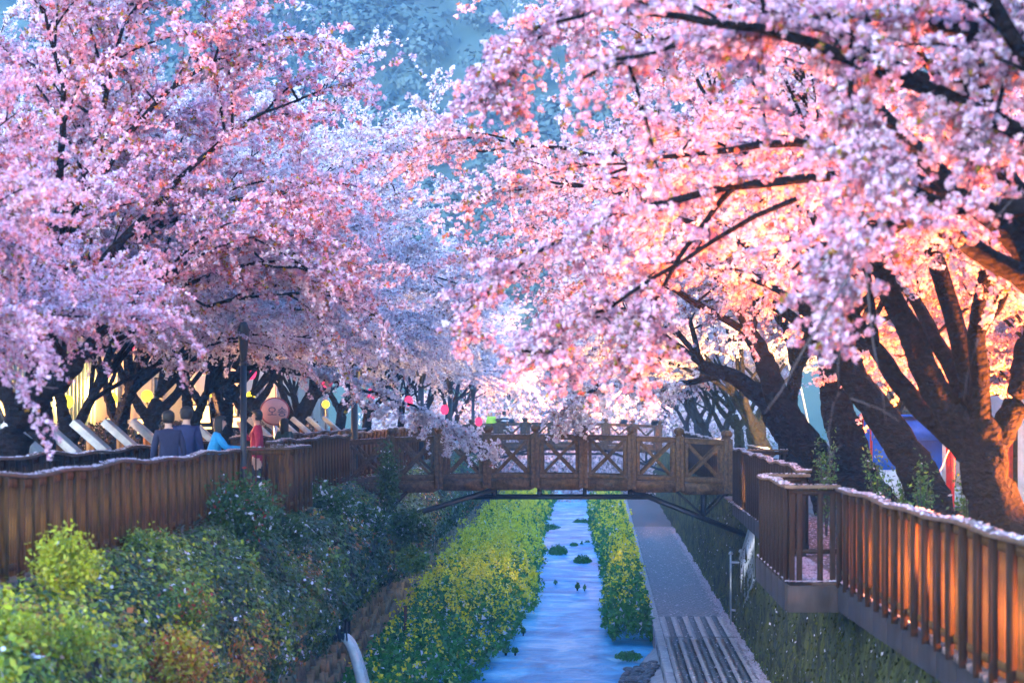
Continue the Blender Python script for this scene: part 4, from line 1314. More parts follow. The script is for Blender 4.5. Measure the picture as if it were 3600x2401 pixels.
def right_tree(nm, seed, Y, polys, lab, mat, e, **k):
    foot = (P(polys[0][0][0], 1750, Y)[0], Y, ZR - .08)
    tr = [loc_pts(foot, Y, p_) for p_ in polys]
    kw = dict(n1=10, n2=11, n3=9, k=6, a=.027, rc=.046, spacing=.046, leafy=1.3); kw.update(k)
    ex = kw.pop('extra_px', ())
    kw['extra'] = [loc_pts(foot, Y, p_) for p_ in ex]
    if 'keepx' in kw:
        lim = kw.pop('keepx') - foot[0]
        zl = kw.pop('keepz') - foot[2]
        kw['keep'] = lambda q: (q[:, 0] > lim + .2 * np.sin(q[:, 2] * 2.1 + q[:, 1])) & (q[:, 2] > zl + .25 * np.sin(q[:, 0] * 1.7 + q[:, 1] * 1.3))
    return place_tree(make_tree(nm, seed, tr, e, **kw), foot, lab, mat, 'cherry trees in the right row')


right_tree('right_a', 301, 31.0, [[(3520, 1880, 0.386), (3490, 1740, 0.328), (3465, 1620, 0.302), (3445, 1520, 0.277)],
                                  [(3440, 1590, 0.210), (3340, 1430, 0.197, -.2), (3245, 1260, 0.176, -.4), (3170, 1100, 0.151, -.6), (3110, 950, 0.126, -.8)],
                                  [(3440, 1520, 0.185), (3450, 1380, 0.151, .3), (3430, 1200, 0.118, .6)],
                                  [(3480, 1600, 0.185), (3565, 1430, 0.168), (3605, 1220, 0.143)],
                                  [(3450, 1640, 0.168), (3330, 1520, 0.151, .3), (3190, 1390, 0.134, .4), (3080, 1230, 0.109, .4)]],
           'huge many-stemmed cherry tree lit orange at the right edge', 'rose', env(-2.0, 5.6, 5.2, 4.5, 4.6, 3.0, -.4), n1=12)
right_tree('right_b', 302, 36.5, [[(3290, 1860, 0.357), (3245, 1700, 0.297), (3170, 1540, 0.264), (3080, 1420, 0.238), (3010, 1320, 0.212), (2950, 1180, 0.170)],
                                  [(3060, 1400, 0.128), (3000, 1230, 0.102, .5)]],
           'cherry tree leaning far left in front of the huge one, petals on its trunk', 'rose', env(-2.4, 6.0, 5.0, 4.2, 4.4, 2.8, -.35), n1=9)
right_tree('right_c', 303, 44.0, [[(3085, 1830, 0.416), (3030, 1660, 0.360), (2975, 1500, 0.336), (2950, 1380, 0.288), (2930, 1230, 0.224)],
                                  [(2960, 1420, 0.176), (3010, 1280, 0.144, .4), (3060, 1160, 0.112, .6)]],
           'thick dark cherry trunk standing third from the right edge', 'rose', env(-2.0, 6.0, 5.4, 4.4, 4.8, 3.0, -.45), n1=10)
right_tree('right_d', 304, 50.5, [[(2945, 1780, 0.391), (2890, 1640, 0.340), (2810, 1530, 0.340), (2750, 1440, 0.289), (2700, 1310, 0.238), (2640, 1180, 0.170)],
                                  [(2760, 1460, 0.153), (2800, 1320, 0.128, .5), (2850, 1200, 0.102, .5)]],
           'black knotted cherry tree leaning out beside the right end of the bridge', 'rose', env(-2.2, 6.4, 5.6, 4.6, 4.8, 3.3, -.5), n1=11)
right_tree('right_e', 305, 59.0, [[(2800, 1690, .36), (2770, 1560, .30), (2700, 1420, .25), (2600, 1330, .2), (2480, 1290, .15)], [(2760, 1500, .2), (2790, 1300, .15)]],
           'cherry tree with a long low bough reaching out above the bridge', 'white', env(-1.9, 6.2, 5.2, 4.6, 4.2, 3.0, -.45), n1=10,
           extra_px=[[(2560, 1310, .10), (2440, 1330, .08), (2260, 1350, .06), (2080, 1350, .045), (1900, 1335, .02)], [(2100, 1352, .05), (2020, 1400, .03), (1980, 1450, .012)]])

# near right trees whose feet stand outside the picture: their limbs and drooping sprays hang in front
right_tree('right_near', 306, 18.5, [[(4300, 2300, .40), (4280, 1700, .33), (4200, 1200, .29), (4080, 900, .26), (3950, 700, .22)],
                                     [(4180, 1150, .2), (3950, 500, .16), (3760, 250, .13)]],
           'nearest cherry tree on the right, its blurred limbs crossing the upper right corner', 'pink', env(-2.6, 5.1, 3.9, 3.4, 3.0, 1.6, -.3), n1=7, n2=9, n3=7, k=16, a=.019, rc=.037, spacing=.078, l2=(.8, 1.9), l3=(.3, .8), fork_r=.4, keepx=-.25, keepz=6.9,
           extra_px=[[(3760, 260, .10), (3430, 135, .085), (3180, 130, .06), (2900, 150, .045), (2640, 165, .035)],
                     [(3640, -150, .10), (3570, 60, .08), (3620, 330, .06)],
                     [(3950, 720, .10), (3600, 830, .07), (3260, 690, .055), (3120, 520, .045), (3045, 310, .03)],
                     [(3250, 690, .035), (3120, 730, .028), (3040, 820, .02), (2960, 920, .012), (2900, 1040, .006)],
                     [(3560, 100, .06), (3430, 180, .06), (3420, 380, .06), (3480, 560, .05)],
                     [(3000, 150, .03), (2960, 280, .03), (2990, 480, .02), (3060, 620, .012)]])
right_tree('right_near_b', 307, 23.5, [[(3950, 2000, .38), (3920, 1650, .33), (3850, 1350, .29), (3720, 1100, .25)], [(3840, 1300, .2), (3700, 850, .16)]],
           'cherry tree just outside the right edge with long drooping sprays towards the gap', 'pink', env(-2.7, 5.0, 4.4, 3.8, 3.7, 2.4, -.4), n1=7, n2=9, n3=7, k=14, a=.019, rc=.038, spacing=.072, l2=(.9, 2.0), l3=(.3, .9), keepx=-.5, keepz=6.7,
           extra_px=[[(3300, 300, .07), (2700, 60, .05), (2300, -10, .035), (1950, 40, .02), (1730, 310, .008)],
                     [(3100, 600, .06), (2600, 620, .045), (2200, 700, .03), (1850, 850, .02), (1640, 1080, .008)],
                     [(2600, 640, .035), (2400, 900, .02), (2300, 1100, .012), (2250, 1280, .006)],
                     [(2250, 20, .03), (2000, 60, .02), (1800, 120, .012), (1690, 300, .006)],
                     
                     [(2800, 700, .03), (2450, 850, .02), (2100, 1100, .012), (1900, 1280, .006)]])
# bare grey twigs hanging in front of the right trunks
t = empty('bare_twig', P(3000, 900, 18.5), 'bare grey twigs drooping in front of the dark right trunks', 'twig')
mb = MB()
for pts, r0 in (([(3017, 860), (2976, 978), (2900, 1110), (2821, 1236), (2747, 1374), (2690, 1450)], .016), ([(3045, 960), (3068, 1200), (3102, 1374), (3114, 1477)], .011),
                ([(2950, 1380), (2930, 1420), (2912, 1520), (2919, 1640)], .010), ([(2976, 978), (2960, 1150), (2945, 1300), (2950, 1390)], .009), ([(2919, 1600), (2960, 1560)], .006),
                ([(3180, 980), (3300, 900), (3420, 860), (3560, 700)], .012), ([(3440, 1190), (3400, 1320), (3390, 1410)], .009), ([(2990, 1400), (3100, 1440), (3160, 1480)], .008)):
    mb.tube([P(a_, b_, 18.3 + .15 * math.sin(a_)) for a_, b_ in pts], np.linspace(r0 * .6, r0 * .28, len(pts)), 6)
mb.build('twig', M['greytwig'], t, smooth=True)
t = empty('bare_twig', P(100, 1340, 24), 'thin grey twigs crossing in front of the left-edge trunk', 'twig')
mb = MB()
for pts, r0 in (([(-60, 1270), (80, 1330), (150, 1360), (205, 1365)], .012), ([(-60, 1300), (90, 1345), (190, 1368)], .010), ([(-40, 1165), (60, 1160), (130, 1175)], .010)):
    mb.tube([P(a_, b_, 24) for a_, b_ in pts], np.linspace(r0, r0 * .5, len(pts)), 6)
mb.build('twig', M['greytwig'], t, smooth=True)

# small ground shrubs at the feet of the right trunks
for j, (px, py, Y, hh) in enumerate(((2905, 1640, 43, .5), (3085, 1690, 40, .7), (3175, 1740, 38, .5), (3250, 1740, 36, .55), (3400, 1790, 32, .75))):
    b_ = P(px, py, Y)
    t = shrub(('slim pale green shrub between the black knotted tree and the thick trunk', 'tall sparse shrub at the foot of the thick dark trunk', 'pale shrub between the thick trunk and the leaning one', 'round shrub at the foot of the leaning trunk', 'grey-green shrub below the red pole on the right')[j], (b_[0], Y, ZR), .28, EYE - (py - 1450) * Y / F - ZR + .35, 900, .035, .36, .12, 500 + j, .02, upright=True)
    t['group'] = 'shrubs at the feet of the right trunks'

# ------------------------------------------------------------------ left background: sheds, hedge, boards, lamps
t = empty('mint_shed', (-13.4, 53, ZL), 'mint-green corrugated metal shed wall behind the left-edge trees', 'shed')
MB().box((-13.6, 53, ZL + 2.1), (.3, 20, 4.2)).build('wall', M['mint'], t)
for y in np.arange(43.3, 62.9, .45):
    MB().box((-13.42, y, ZL + 2.1), (.07, .12, 4.15)).build('rib', M['mint'], t)
MB().box((-13.7, 53, ZL + 4.3), (1.2, 20.6, .2)).build('roof', M['greywall'], t)
MB().box((-13.38, 53, ZL + .55), (.08, 19.9, 1.1)).build('plinth', M['greywall'], t)
t = empty('cream_building', (-13.6, 92, ZL), 'long cream building lit warm behind the left row of trunks', 'building')
MB().box((-14.1, 92, ZL + 2.6), (1.0, 56, 5.2)).build('wall', M['cream'], t)
MB().box((-13.55, 92, ZL + .5), (.12, 56, 1.0)).build('plinth', M['greywall'], t)
MB().box((-14.0, 92, ZL + 5.3), (1.6, 57, .2)).build('roof', M['greywall'], t)
for y in np.arange(67, 118, 5.6):
    wv_ = MB().box((-13.585, y, ZL + 2.3), (.05, 1.7, 1.3)).build('window', M['glass'], t)
    MB().box((-13.55, y, ZL + 2.98), (.06, 1.86, .08)).box((-13.55, y, ZL + 1.62), (.06, 1.86, .08)).box((-13.55, y - .89, ZL + 2.3), (.06, .08, 1.28)).box((-13.55, y + .89, ZL + 2.3), (.06, .08, 1.28)).build('frame', M['boardwhite'], wv_)
M['hedge'] = foliage('hedge_leaf', [(0, (.012, .02, .012)), (.5, (.05, .06, .03)), (.75, (.12, .07, .05)), (.9, (.16, .13, .12)), (1, (.5, .4, .42))], trans=.3)
g = np.random.default_rng(77)
n = 26000
W = g.uniform(36, 105, n); X = g.uniform(-12.9, -12.3, n); Z = ZL + g.uniform(.1, 1, n) ** .7 * (1.5 + .25 * pn(W * .8, W * 0, 9))
V, Q = quads(np.stack([X, W, Z], 1), unit(g, n), .035, .055, g)
hd = empty('hedge', (-12.6, 70, ZL), 'clipped dark hedge between the left trees and the buildings', 'hedge')
o = link('foliage', mesh_np('foliage', V, Q, M['hedge'], g.uniform(0, 1, n)), hd)
mb = MB()
for y in np.arange(36.5, 105, 1.1):
    mb.tube([(-12.6, y, ZL - .05), (-12.6, y + .1, ZL + 1.1)], .025, 5)
mb.build('stem', M['twig'], hd)


g = np.random.default_rng(78)
n = 20000
W = g.uniform(34, 110, n); X = g.uniform(13.6, 14.4, n); Z = ZR + g.uniform(.05, 1, n) ** .7 * (3.3 + .4 * pn(W * .8, W * 0, 9))
V, Q = quads(np.stack([X, W, Z], 1), unit(g, n), .06, .09, g)
hd = empty('hedge', (14, 70, ZR), 'tall dark hedge behind the right-hand trees and stalls', 'hedge')
link('foliage', mesh_np('foliage', V, Q, M['hedge'], g.uniform(0, .8, n)), hd)
mb = MB()
for y in np.arange(34.5, 110, 1.1):
    mb.tube([(14.0, y, ZR - .05), (14.0, y + .1, ZR + 2.6)], .03, 5)
mb.build('stem', M['twig'], hd)


def ordinal(j): return ('first', 'second', 'third', 'fourth', 'fifth', 'sixth', 'seventh', 'eighth', 'ninth', 'tenth', 'eleventh', 'twelfth', 'thirteenth')[j]


board_rows = [(36.3, -8.62), (38.6, -8.6), (41.0, -8.6), (43.6, -8.6), (46.2, -8.6), (53.6, -8.75), (56.4, -8.75), (62.6, -8.7), (65.4, -8.7), (68.4, -8.7), (71.6, -8.7), (75.5, -8.7), (80, -8.7)]
for j, (Y, X) in enumerate(board_rows):
    t = empty('display_board', (X, Y, ZL), '%s tilted white display board from the left edge, behind the inner fence' % ordinal(j), 'display board', 'tilted display boards along the inner fence')
    an = math.atan2(.46, .52)
    cx, cz = X - .25, 5.37
    MB().box((cx, Y, cz), (.78, .44, .13), ry=an).build('board', M['boardwhite'], t, bevel=.008)
    MB().box((cx - .05, Y, cz + .085), (.62, .36, .012), ry=an).build('panel', M['petal_panel'] if 'petal_panel' in M else M['paverlight'], t)
    for yy in (-.14, .14):
        MB().box((cx, Y + yy, (ZL + cz - .05) / 2), (.08, .07, cz - .05 - ZL)).build('post', M['orangewood'], t)
    MB().box((X + .05, Y, 5.09), (.09, .2, .1), ry=an).build('foot_block', M['orangewood'], t)


def floodlight(px, py, Y, label, energy, col, aim, size=.10, spot=150, glass=True):
    b_ = Vector(P(px, py, Y))
    t = empty('floodlight', b_, label, 'floodlight', 'lit floodlights under the trees')
    gz = ZL if b_.x < 0 else ZR
    aim = Vector(aim).normalized()
    A_, B_ = frames(np.array(aim)[None])
    mb = MB().beam(b_ - aim * .16, b_ - aim * .02, size * 2.2, size * 2.0)
    mb.build('housing', M['steel'], t, bevel=.01)
    mb = MB().beam(b_ - aim * .018, b_ - aim * .002, size * 1.8, size * 1.6)
    mb.build('lens', M['lampwarm'], t)
    mb = MB().tube([(b_.x, b_.y, gz - .02), (b_.x, b_.y, b_.z - .1)], .02, 8).box((b_.x, b_.y, gz + .02), (.16, .16, .04))
    mb.build('stand', M['steel'], t)
    ld = bpy.data.lights.new('floodlight_beam', 'SPOT')
    ld.energy = energy; ld.color = col; ld.spot_size = R(spot); ld.spot_blend = .6; ld.shadow_soft_size = .08
    lo = bpy.data.objects.new('lamp', ld); COL.objects.link(lo)
    lo.parent = t
    lo.location = aim * .03
    lo.rotation_euler = (-aim).to_track_quat('Z', 'Y').to_euler()
    return t


WARM = (1.0, .5, .18)
LE = 95
floodlight(38, 1432, 46, 'broad glaring floodlight at the left edge behind the leaning trunk', LE * 1.6, WARM, (.75, -.45, .5), .28)
floodlight(405, 1492, 47, 'star-bright floodlight between the third and fourth display boards', LE, WARM, (.3, -.85, .45), .17)
floodlight(530, 1462, 50, 'upper floodlight of the pair left of the navy coats', LE, WARM, (.3, -.85, .45), .18)
floodlight(512, 1498, 49, 'lower floodlight of the pair left of the navy coats', LE * .7, WARM, (.3, -.85, .4), .2)
floodlight(700, 1455, 56, 'large floodlight right of the navy coats', LE * 1.2, WARM, (.3, -.85, .45), .28)
floodlight(722, 1490, 56.5, 'smaller floodlight just under the large one', LE * .7, WARM, (.3, -.85, .45), .16)
floodlight(825, 1484, 61, 'star-bright floodlight left of the tall lamp post', LE, WARM, (.3, -.85, .45), .17)
floodlight(815, 1450, 62, 'amber floodlight above the star-bright one by the tall lamp post', LE * .6, WARM, (.5, -.5, .6), .12)
ORANGE = (1.0, .24, .025)
floodlight(4060, 1850, 31.0, 'orange floodlight at the foot of the huge right tree', 3000, ORANGE, (-.5, -.1, .85), .14, 120)
floodlight(3700, 1790, 40.0, 'orange floodlight behind the huge right tree', 3000, ORANGE, (-.35, -.2, .9), .14, 115)
floodlight(2800, 1560, 66.0, 'yellow floodlight beside the golden trunk on the right bank', 2200, (1.0, .62, .18), (-.55, .45, .6), .1)
floodlight(4570, 2230, 18.0, 'orange floodlight below the near right cherry tree', 700, ORANGE, (-.15, .95, .3), .12, 110)
floodlight(3720, 2160, 24.0, 'orange floodlight shining up into the near right boughs', 2600, ORANGE, (-.4, -.15, .9), .12, 115)
floodlight(3250, 1700, 46.0, 'orange floodlight behind the leaning right trunk', 2600, ORANGE, (-.3, .1, .95), .1, 110)
floodlight(2300, 1480, 116.0, 'peach floodlight near the right end of the second footbridge', 8000, (1.0, .38, .12), (-.25, .6, .75), .14, 100)
for j, (Yb, e_) in enumerate(((18.6, 130), (21.6, 170), (24.6, 200), (27.8, 150))):
    floodlight(2080 + 4.35 * F / Yb, 1450 + 1.85 * F / Yb, Yb, '%s small orange boardwalk light behind the near right fence, counted from the camera' % ordinal(j), e_, (1.0, .30, .05), (-.75, .66, .0), .05, 92)
floodlight(2740, 1745, 54.0, 'golden floodlight beside the right fence just before the bridge', 260, (1.0, .55, .15), (-.62, .75, .15), .06, 90)
floodlight(2190, 1482, 150.0, 'peach floodlight under the far right trees beyond the second footbridge', 10000, (1.0, .38, .12), (-.3, .7, .6), .2, 110)
floodlight(1800, 1478, 135.0, 'peach floodlight under the far left trees beyond the second footbridge', 5000, (1.0, .38, .12), (.3, .6, .7), .16, 110)

for j, (px, py, Y, lab) in enumerate(((235, 1412, 58, 'leftmost yellow globe light on the hedge wall'), (517, 1392, 66, 'second yellow globe light from the left edge'), (732, 1380, 78, 'third yellow globe light, left of the tall lamp post'), (392, 1402, 62, 'half-hidden yellow globe light between the first and second ones'),
                               (881, 1391, 88, 'yellow globe light just right of the tall lamp post'), (1145, 1421, 100, 'yellow globe light right of the round pink sign'))):
    b_ = P(px, py, Y)
    t = empty('globe_light', (b_[0], b_[1], ZL), lab, 'globe light', 'yellow globe lights')
    MB().lathe(b_, [(1e-4, -.17), (.09, -.15), (.16, -.06), (.17, .02), (.13, .11), (.06, .16), (1e-4, .17)], 14).build('globe', M['lampyellow'], t, smooth=True)
    MB().tube([(b_[0], b_[1], ZL - .02), (b_[0], b_[1], b_[2] - .15)], .035, 8).build('post', M['steel'], t)
    ld = bpy.data.lights.new('globe_glow', 'POINT'); ld.energy = 70; ld.color = (1.0, .45, .12); ld.shadow_soft_size = .18
    lo = bpy.data.objects.new('lamp', ld); COL.objects.link(lo); lo.parent = t; lo.location = (-.25, -.25, b_[2] - ZL + .2)
for j, (px, py, Y, lab) in enumerate(((447, 1205, 46, 'pink paper lantern among the lower left blossoms'), (1150, 1340, 70, 'pink paper lantern hanging right of the round sign'), (1305, 1385, 84, 'magenta paper lantern left of the second lamp post'), (1437, 1410, 92, 'thin red lantern beside the second lamp post'), (1563, 1440, 98, 'red lantern behind the third lamp post'), (880, 1308, 62, 'red lantern at the top of the tall lamp post'), (1683, 1482, 110, 'small red globe lantern beyond the main bridge'))):
    b_ = P(px, py, Y)
    t = empty('paper_lantern', b_, lab, 'lantern', 'paper lanterns')
    MB().lathe(b_, [(.05, -.2), (.11, -.17), (.16, -.08), (.17, 0), (.16, .08), (.11, .17), (.05, .2)], 12).build('shade', M['lanternpink'], t, smooth=True)
    MB().lathe(b_, [(1e-4, .2), (.055, .2), (.055, .23), (.008, .24), (.008, .9)], 8).build('cord', M['steel'], t)

# tall lamp posts of the left boardwalk
for (px, top, Y, r, lab, zb) in ((856, 1275, 40.6, .056, 'tall dark lamp post standing beside the left fence platform', 2.9), (1246, 1380, 62.0, .09, 'dark lamp post at the left end of the main bridge', 3.6), (1480, 1355, 84, .11, 'dark lamp post behind the left half of the bridge', 3.6), (1582, 1372, 101, .10, 'thinner dark lamp post right of the second one', 3.6), (1663, 1405, 122, .09, 'brown distant lamp post beyond the bridge', 3.6)):
    b_ = P(px, 1500, Y); zt = P(px, top, Y)[2]
    t = empty('lamp_post', (b_[0], Y, zb), lab, 'lamp post', 'lamp posts along the left boardwalk')
    MB().tube([(b_[0], Y, zb), (b_[0], Y, zt)], r, 16).build('pole', M['steel'], t, smooth=True)
    MB().tube([(b_[0], Y, zt - .06), (b_[0], Y, zt + .02)], r * 1.18, 16).build('collar', M['steel'], t, smooth=True)
    MB().lathe((b_[0], Y, zt + .03), [(r * .8, 0), (r * 1.1, .1), (r * 1.9, .5), (r * 2.0, .55), (r * .6, .72), (1e-4, .76)], 14).build('lamp_head', M['steel'], t, smooth=True)

# round pink sign with its lettering
b_ = Vector(P(966, 1446, 58))
t = empty('round_sign', (b_.x, b_.y, ZL), 'oval pink sign with a dark red rim behind the person in red', 'sign')
th = np.linspace(0, 2 * np.pi, 33)
def disc(c, rx, rz, y0, y1):
    mb = MB()
    ring = np.stack([c.x + rx * np.cos(th[:-1]), np.full(32, y0), c.z + rz * np.sin(th[:-1])], 1)
    ring2 = ring.copy(); ring2[:, 1] = y1
    c0 = ring * 0 + np.array([c.x, y0, c.z]); c1 = ring * 0 + np.array([c.x, y1, c.z])
    V = np.concatenate([c1, ring2, ring, c0]); Q = []
    for s_ in range(3):
        for q in range(32):
            Q.append([s_ * 32 + q, s_ * 32 + (q + 1) % 32, (s_ + 1) * 32 + (q + 1) % 32, (s_ + 1) * 32 + q])
    return mb.add(V, Q)
disc(b_, .37, .35, b_.y, b_.y + .04).build('rim', M['signrim'], t)
disc(b_, .34, .32, b_.y - .012, b_.y + .0).build('face', M['signpink'], t)
MB().tube([(b_.x, b_.y + .06, ZL - .02), (b_.x, b_.y + .06, b_.z)], .03, 8).build('post', M['stainless'], t)
cu = bpy.data.curves.new('lettering', 'FONT')
cu.body = '오송'
cu.size = .27; cu.align_x = 'CENTER'; cu.align_y = 'CENTER'; cu.extrude = .004
cu.materials.append(M['ink'])
to = bpy.data.objects.new('lettering', cu)
COL.objects.link(to)
dg = bpy.context.evaluated_depsgraph_get()
tm = bpy.data.meshes.new_from_object(to.evaluated_get(dg))
bpy.data.objects.remove(to)
to = link('lettering', tm)
to.rotation_euler = (R(90), 0, 0)
to.location = (b_.x + .06, b_.y - .022, b_.z - .02)
attach(to, t)

# ------------------------------------------------------------------ right background: festival stalls
b_ = Vector(P(3190, 1430, 58))
t = empty('festival_tent', (b_.x, b_.y, ZR), 'bright blue tarpaulin stall seen between the right trunks', 'stall')
x0, x1 = b_.x - .9, b_.x + 2.2
MB().box(((x0 + x1) / 2, 58, 5.35), (x1 - x0, .06, .5)).build('valance', M['bluetarp'], t)
MB().box(((x0 + x1) / 2, 59.6, 4.6), (x1 - x0, .05, 2.2)).build('back_sheet', M['bluetarp'], t)
mb = MB().beam((x0 - .1, 59, 5.72), (x1 + .1, 59, 5.72), 2.2, .06); mb.build('roof', M['bluetarp'], t)
for x in (x0, x1):
    for y in (58.02, 59.7):
        MB().tube([(x, y, ZR), (x, y, 5.7)], .035, 8).build('pole', M['redpaint'], t)
MB().box(((x0 + x1) / 2, 58.5, ZR + .45), (x1 - x0 - .2, .7, .9)).build('counter', M['tarpwhite'], t)
b_ = Vector(P(3350, 1600, 40))
t = empty('red_pole', (b_.x, 40, ZR), 'slim red pole with a pink ribbon between the right trunks', 'pole')
MB().tube([(b_.x, 40, ZR), (b_.x, 40, 5.95)], .03, 10).lathe((b_.x, 40, 5.95), [(.03, 0), (.05, .02), (.03, .06), (1e-4, .08)], 10).build('pole', M['redpaint'], t)
MB().sweep([(b_.x - .02, 39.97, 5.3), (b_.x - .10, 39.97, 5.1), (b_.x - .2, 39.97, 4.85), (b_.x - .26, 39.97, 4.75)], .012, .05).build('ribbon', M['signpink'], t)
b_ = Vector(P(3490, 1310, 48))
t = empty('festival_stall', (b_.x, 48, ZR), 'red-painted stall frame behind the huge right tree', 'stall')
for x in (-.9, .35): MB().box((b_.x + x, 48, 5.1), (.12, .12, 3.3)).build('post', M['redpaint'], t)
for z in (6.75, 6.35): MB().box((b_.x - .3, 48, z), (1.6, .1, .14)).build('beam', M['redpaint'], t)
MB().box((b_.x - .3, 48.6, 5.2), (1.3, .06, 1.9)).build('back_sheet', M['tarpwhite'], t)
b_ = Vector(P(2830, 1430, 72))
t = empty('white_banner', (b_.x, 72, ZR), 'tall white banner leaning between the black tree and its neighbour', 'banner')
MB().beam((b_.x - .25, 72, 7.1), (b_.x + .35, 72, 4.3), .5, .02).build('cloth', M['tarpwhite'], t)
MB().tube([(b_.x - .5, 72.03, 7.3), (b_.x + .15, 72.03, 3.4)], .025, 8).build('pole', M['palesteel'], t)
b_ = Vector(P(3590, 1420, 44))
t = empty('white_stall', (b_.x + .8, 44, ZR), 'white tarpaulin stall at the far right edge', 'stall')
MB().box((b_.x + .8, 44.6, 5.2), (1.5, .05, 2.2)).build('back_sheet', M['tarpwhite'], t)
MB().beam((b_.x, 44.3, 6.35), (b_.x + 1.6, 44.3, 6.35), 1.2, .05).build('roof', M['tarpwhite'], t)
for x in (.02, 1.58): MB().tube([(b_.x + x, 43.8, ZR), (b_.x + x, 43.8, 6.33)], .03, 8).build('pole', M['palesteel'], t)
b_ = Vector(P(2330, 1460, 170))
t = empty('grey_house', (b_.x + 2, 175, ZR), 'small grey house beyond the second footbridge', 'house')
MB().box((b_.x + 2, 177, ZR + 1.6), (7, 4, 3.2)).build('wall', M['greywall'], t)
MB().beam((b_.x - 2, 177, ZR + 3.4), (b_.x + 6, 177, ZR + 3.4), 4.8, .35).build('roof', M['tarpwhite'], t)
for x in (0, 2, 4): MB().box((b_.x + x, 174.97, ZR + 1.7), (1.1, .06, 1.1)).build('window', M['glass'], t)

# ------------------------------------------------------------------ far background: viaduct, hill, wood
M['hill'] = surf('hill_ground', [(0.3, (0.05, 0.09, 0.07)), (0.7, (0.09, 0.13, 0.10))], scale=.08, bump=0, rough=1)
def hill_fn(U, W):
    z = np.clip((W - 190) / 400, 0, 1) ** .9 * 210 + 7 * pn(U * .02, W * .02, 2) * np.clip((W - 190) / 60, 0, 1) + 3 * pn(U * .07, W * .06, 4) * np.clip((W - 190) / 60, 0, 1)
    return np.stack([U, W, ZL - 1.2 + z], -1)
tag(MB().grid(hill_fn, np.linspace(-420, 420, 110), np.linspace(188, 640, 80)).build('hill', M['hill'], smooth=True), 'steep wooded hill closing the view behind the trees', kind='structure')
M['forest'] = foliage('far_wood', [(0, (.06, .10, .09)), (.5, (.08, .125, .11)), (.8, (.11, .16, .14)), (.93, (.15, .2, .17)), (1, (.45, .42, .44))], trans=.1)
g = np.random.default_rng(70)
n = 2900
W = g.uniform(200, 520, n); X = np.where(g.uniform(size=n) < .75, g.uniform(-.22, .07, n) * W + g.uniform(-12, 12, n), g.uniform(-1, 1, n) * (30 + W * .30))
c0 = hill_fn(X, W)
kk = 64
rr = np.repeat(g.uniform(1.6, 3.4, n), kk)
d = unit(g, n * kk); d[:, 2] = np.abs(d[:, 2]) * 1.2
C = np.repeat(c0, kk, 0) + d * rr[:, None] * g.uniform(.6, 1.05, (n * kk, 1)) + np.array([0, 0, 1.6])
V, Q = tris(C, d + .2 * unit(g, n * kk), rr * .15, g)
tint = np.clip(np.repeat(np.clip(g.normal(.45, .15, n), 0, .92), kk) + g.normal(0, .1, n * kk), 0, .95)
bl = np.repeat(g.uniform(size=n) < .03, kk); tint[bl] = 1.0
tag(link('woodland', mesh_np('woodland', V, Q, M['forest'], tint)), 'blue-green woodland covering the far hill', 'woodland', kind='stuff')

g = np.random.default_rng(71)
n = 30000
X = g.uniform(-16, 13, n); W = g.uniform(158, 186, n); lo_ = np.where(np.abs(X + .8) < 6, -.4, 3.0); Z = lo_ + g.uniform(0, 1, n) * (6.6 - lo_ + 1.3 * pn(X * .5, W * .3, 5))
kp = Z > -.4
V, Q = tris(np.stack([X, W, Z], 1)[kp], unit(g, kp.sum()) + np.array([0, -.5, .3]), .15, g)
M['thicket'] = foliage('far_blossom_thicket', [(0, (.10, .13, .06)), (.2, (.28, .2, .2)), (.5, (.52, .42, .46)), (1, (.74, .66, .70))])
tag(link('thicket', mesh_np('thicket', V, Q, M['thicket'], g.uniform(0, 1, kp.sum()))), 'mass of pale blossom and bushes closing the far end of the channel', 'thicket', kind='stuff')
Yv = 262.0
def vz(py): return EYE - (py - 1450) * Yv / F
t = empty('viaduct', (0, Yv, 20), 'elevated road with a mint-green girder crossing in front of the hill', 'viaduct')
MB().box((-2, Yv, (vz(456) + vz(520)) / 2), (150, .5, vz(456) - vz(520))).build('girder', M['girder'], t)
MB().box((-2, Yv + 4, vz(452) + .02), (150, 9, .35)).build('deck', M['concrete'], t)
MB().box((-2, Yv - .6, vz(446) + .1), (150, .35, .5)).build('parapet', M['concrete'], t)
for x in np.arange(-30, 30, 2.0):
    MB().box((x, Yv - .55, vz(428)), (.14, .14, 1.0)).build('railing_post', M['palesteel'], t)
for z in (vz(415), vz(430)):
    MB().box((-2, Yv - .55, z), (150, .1, .12)).build('railing', M['palesteel'], t)
MB().box((-2, Yv + 2, vz(535)), (150, 1.2, .8)).build('lower_girder', M['concrete'], t)
for x in (-46, -18, 22, 50):
    MB().box((x, Yv + 3, (vz(540) + 10) / 2), (2.2, 2.6, vz(540) - 10)).build('pier', M['concrete'], t)
for (px, ptop, lab) in ((1395, 250, 'pale double-armed road lamp standing on the viaduct left of the gap'), (1915, 105, 'pale road lamp standing on the viaduct right of the gap')):
    x = (px - 2080) * Yv / F
    t = empty('road_lamp', (x, Yv + 1.5, vz(440)), lab, 'road lamp', 'pale road lamps on the viaduct')
    zt = vz(ptop)
    MB().tube([(x, Yv + 1.5, vz(445)), (x, Yv + 1.5, zt)], [.16, .10], 8).build('pole', M['palesteel'], t, smooth=True)
    for s_ in (-1, 1):
        MB().tube([(x, Yv + 1.5, zt - .1), (x + s_ * 1.0, Yv + 1.5, zt + .25), (x + s_ * 1.7, Yv + 1.5, zt + .4)], .07, 6).build('arm', M['palesteel'], t, smooth=True)
        MB().box((x + s_ * 1.95, Yv + 1.5, zt + .44), (.7, .25, .14), ry=-s_ * .15).build('lamp_head', M['boardwhite'], t, bevel=.03)
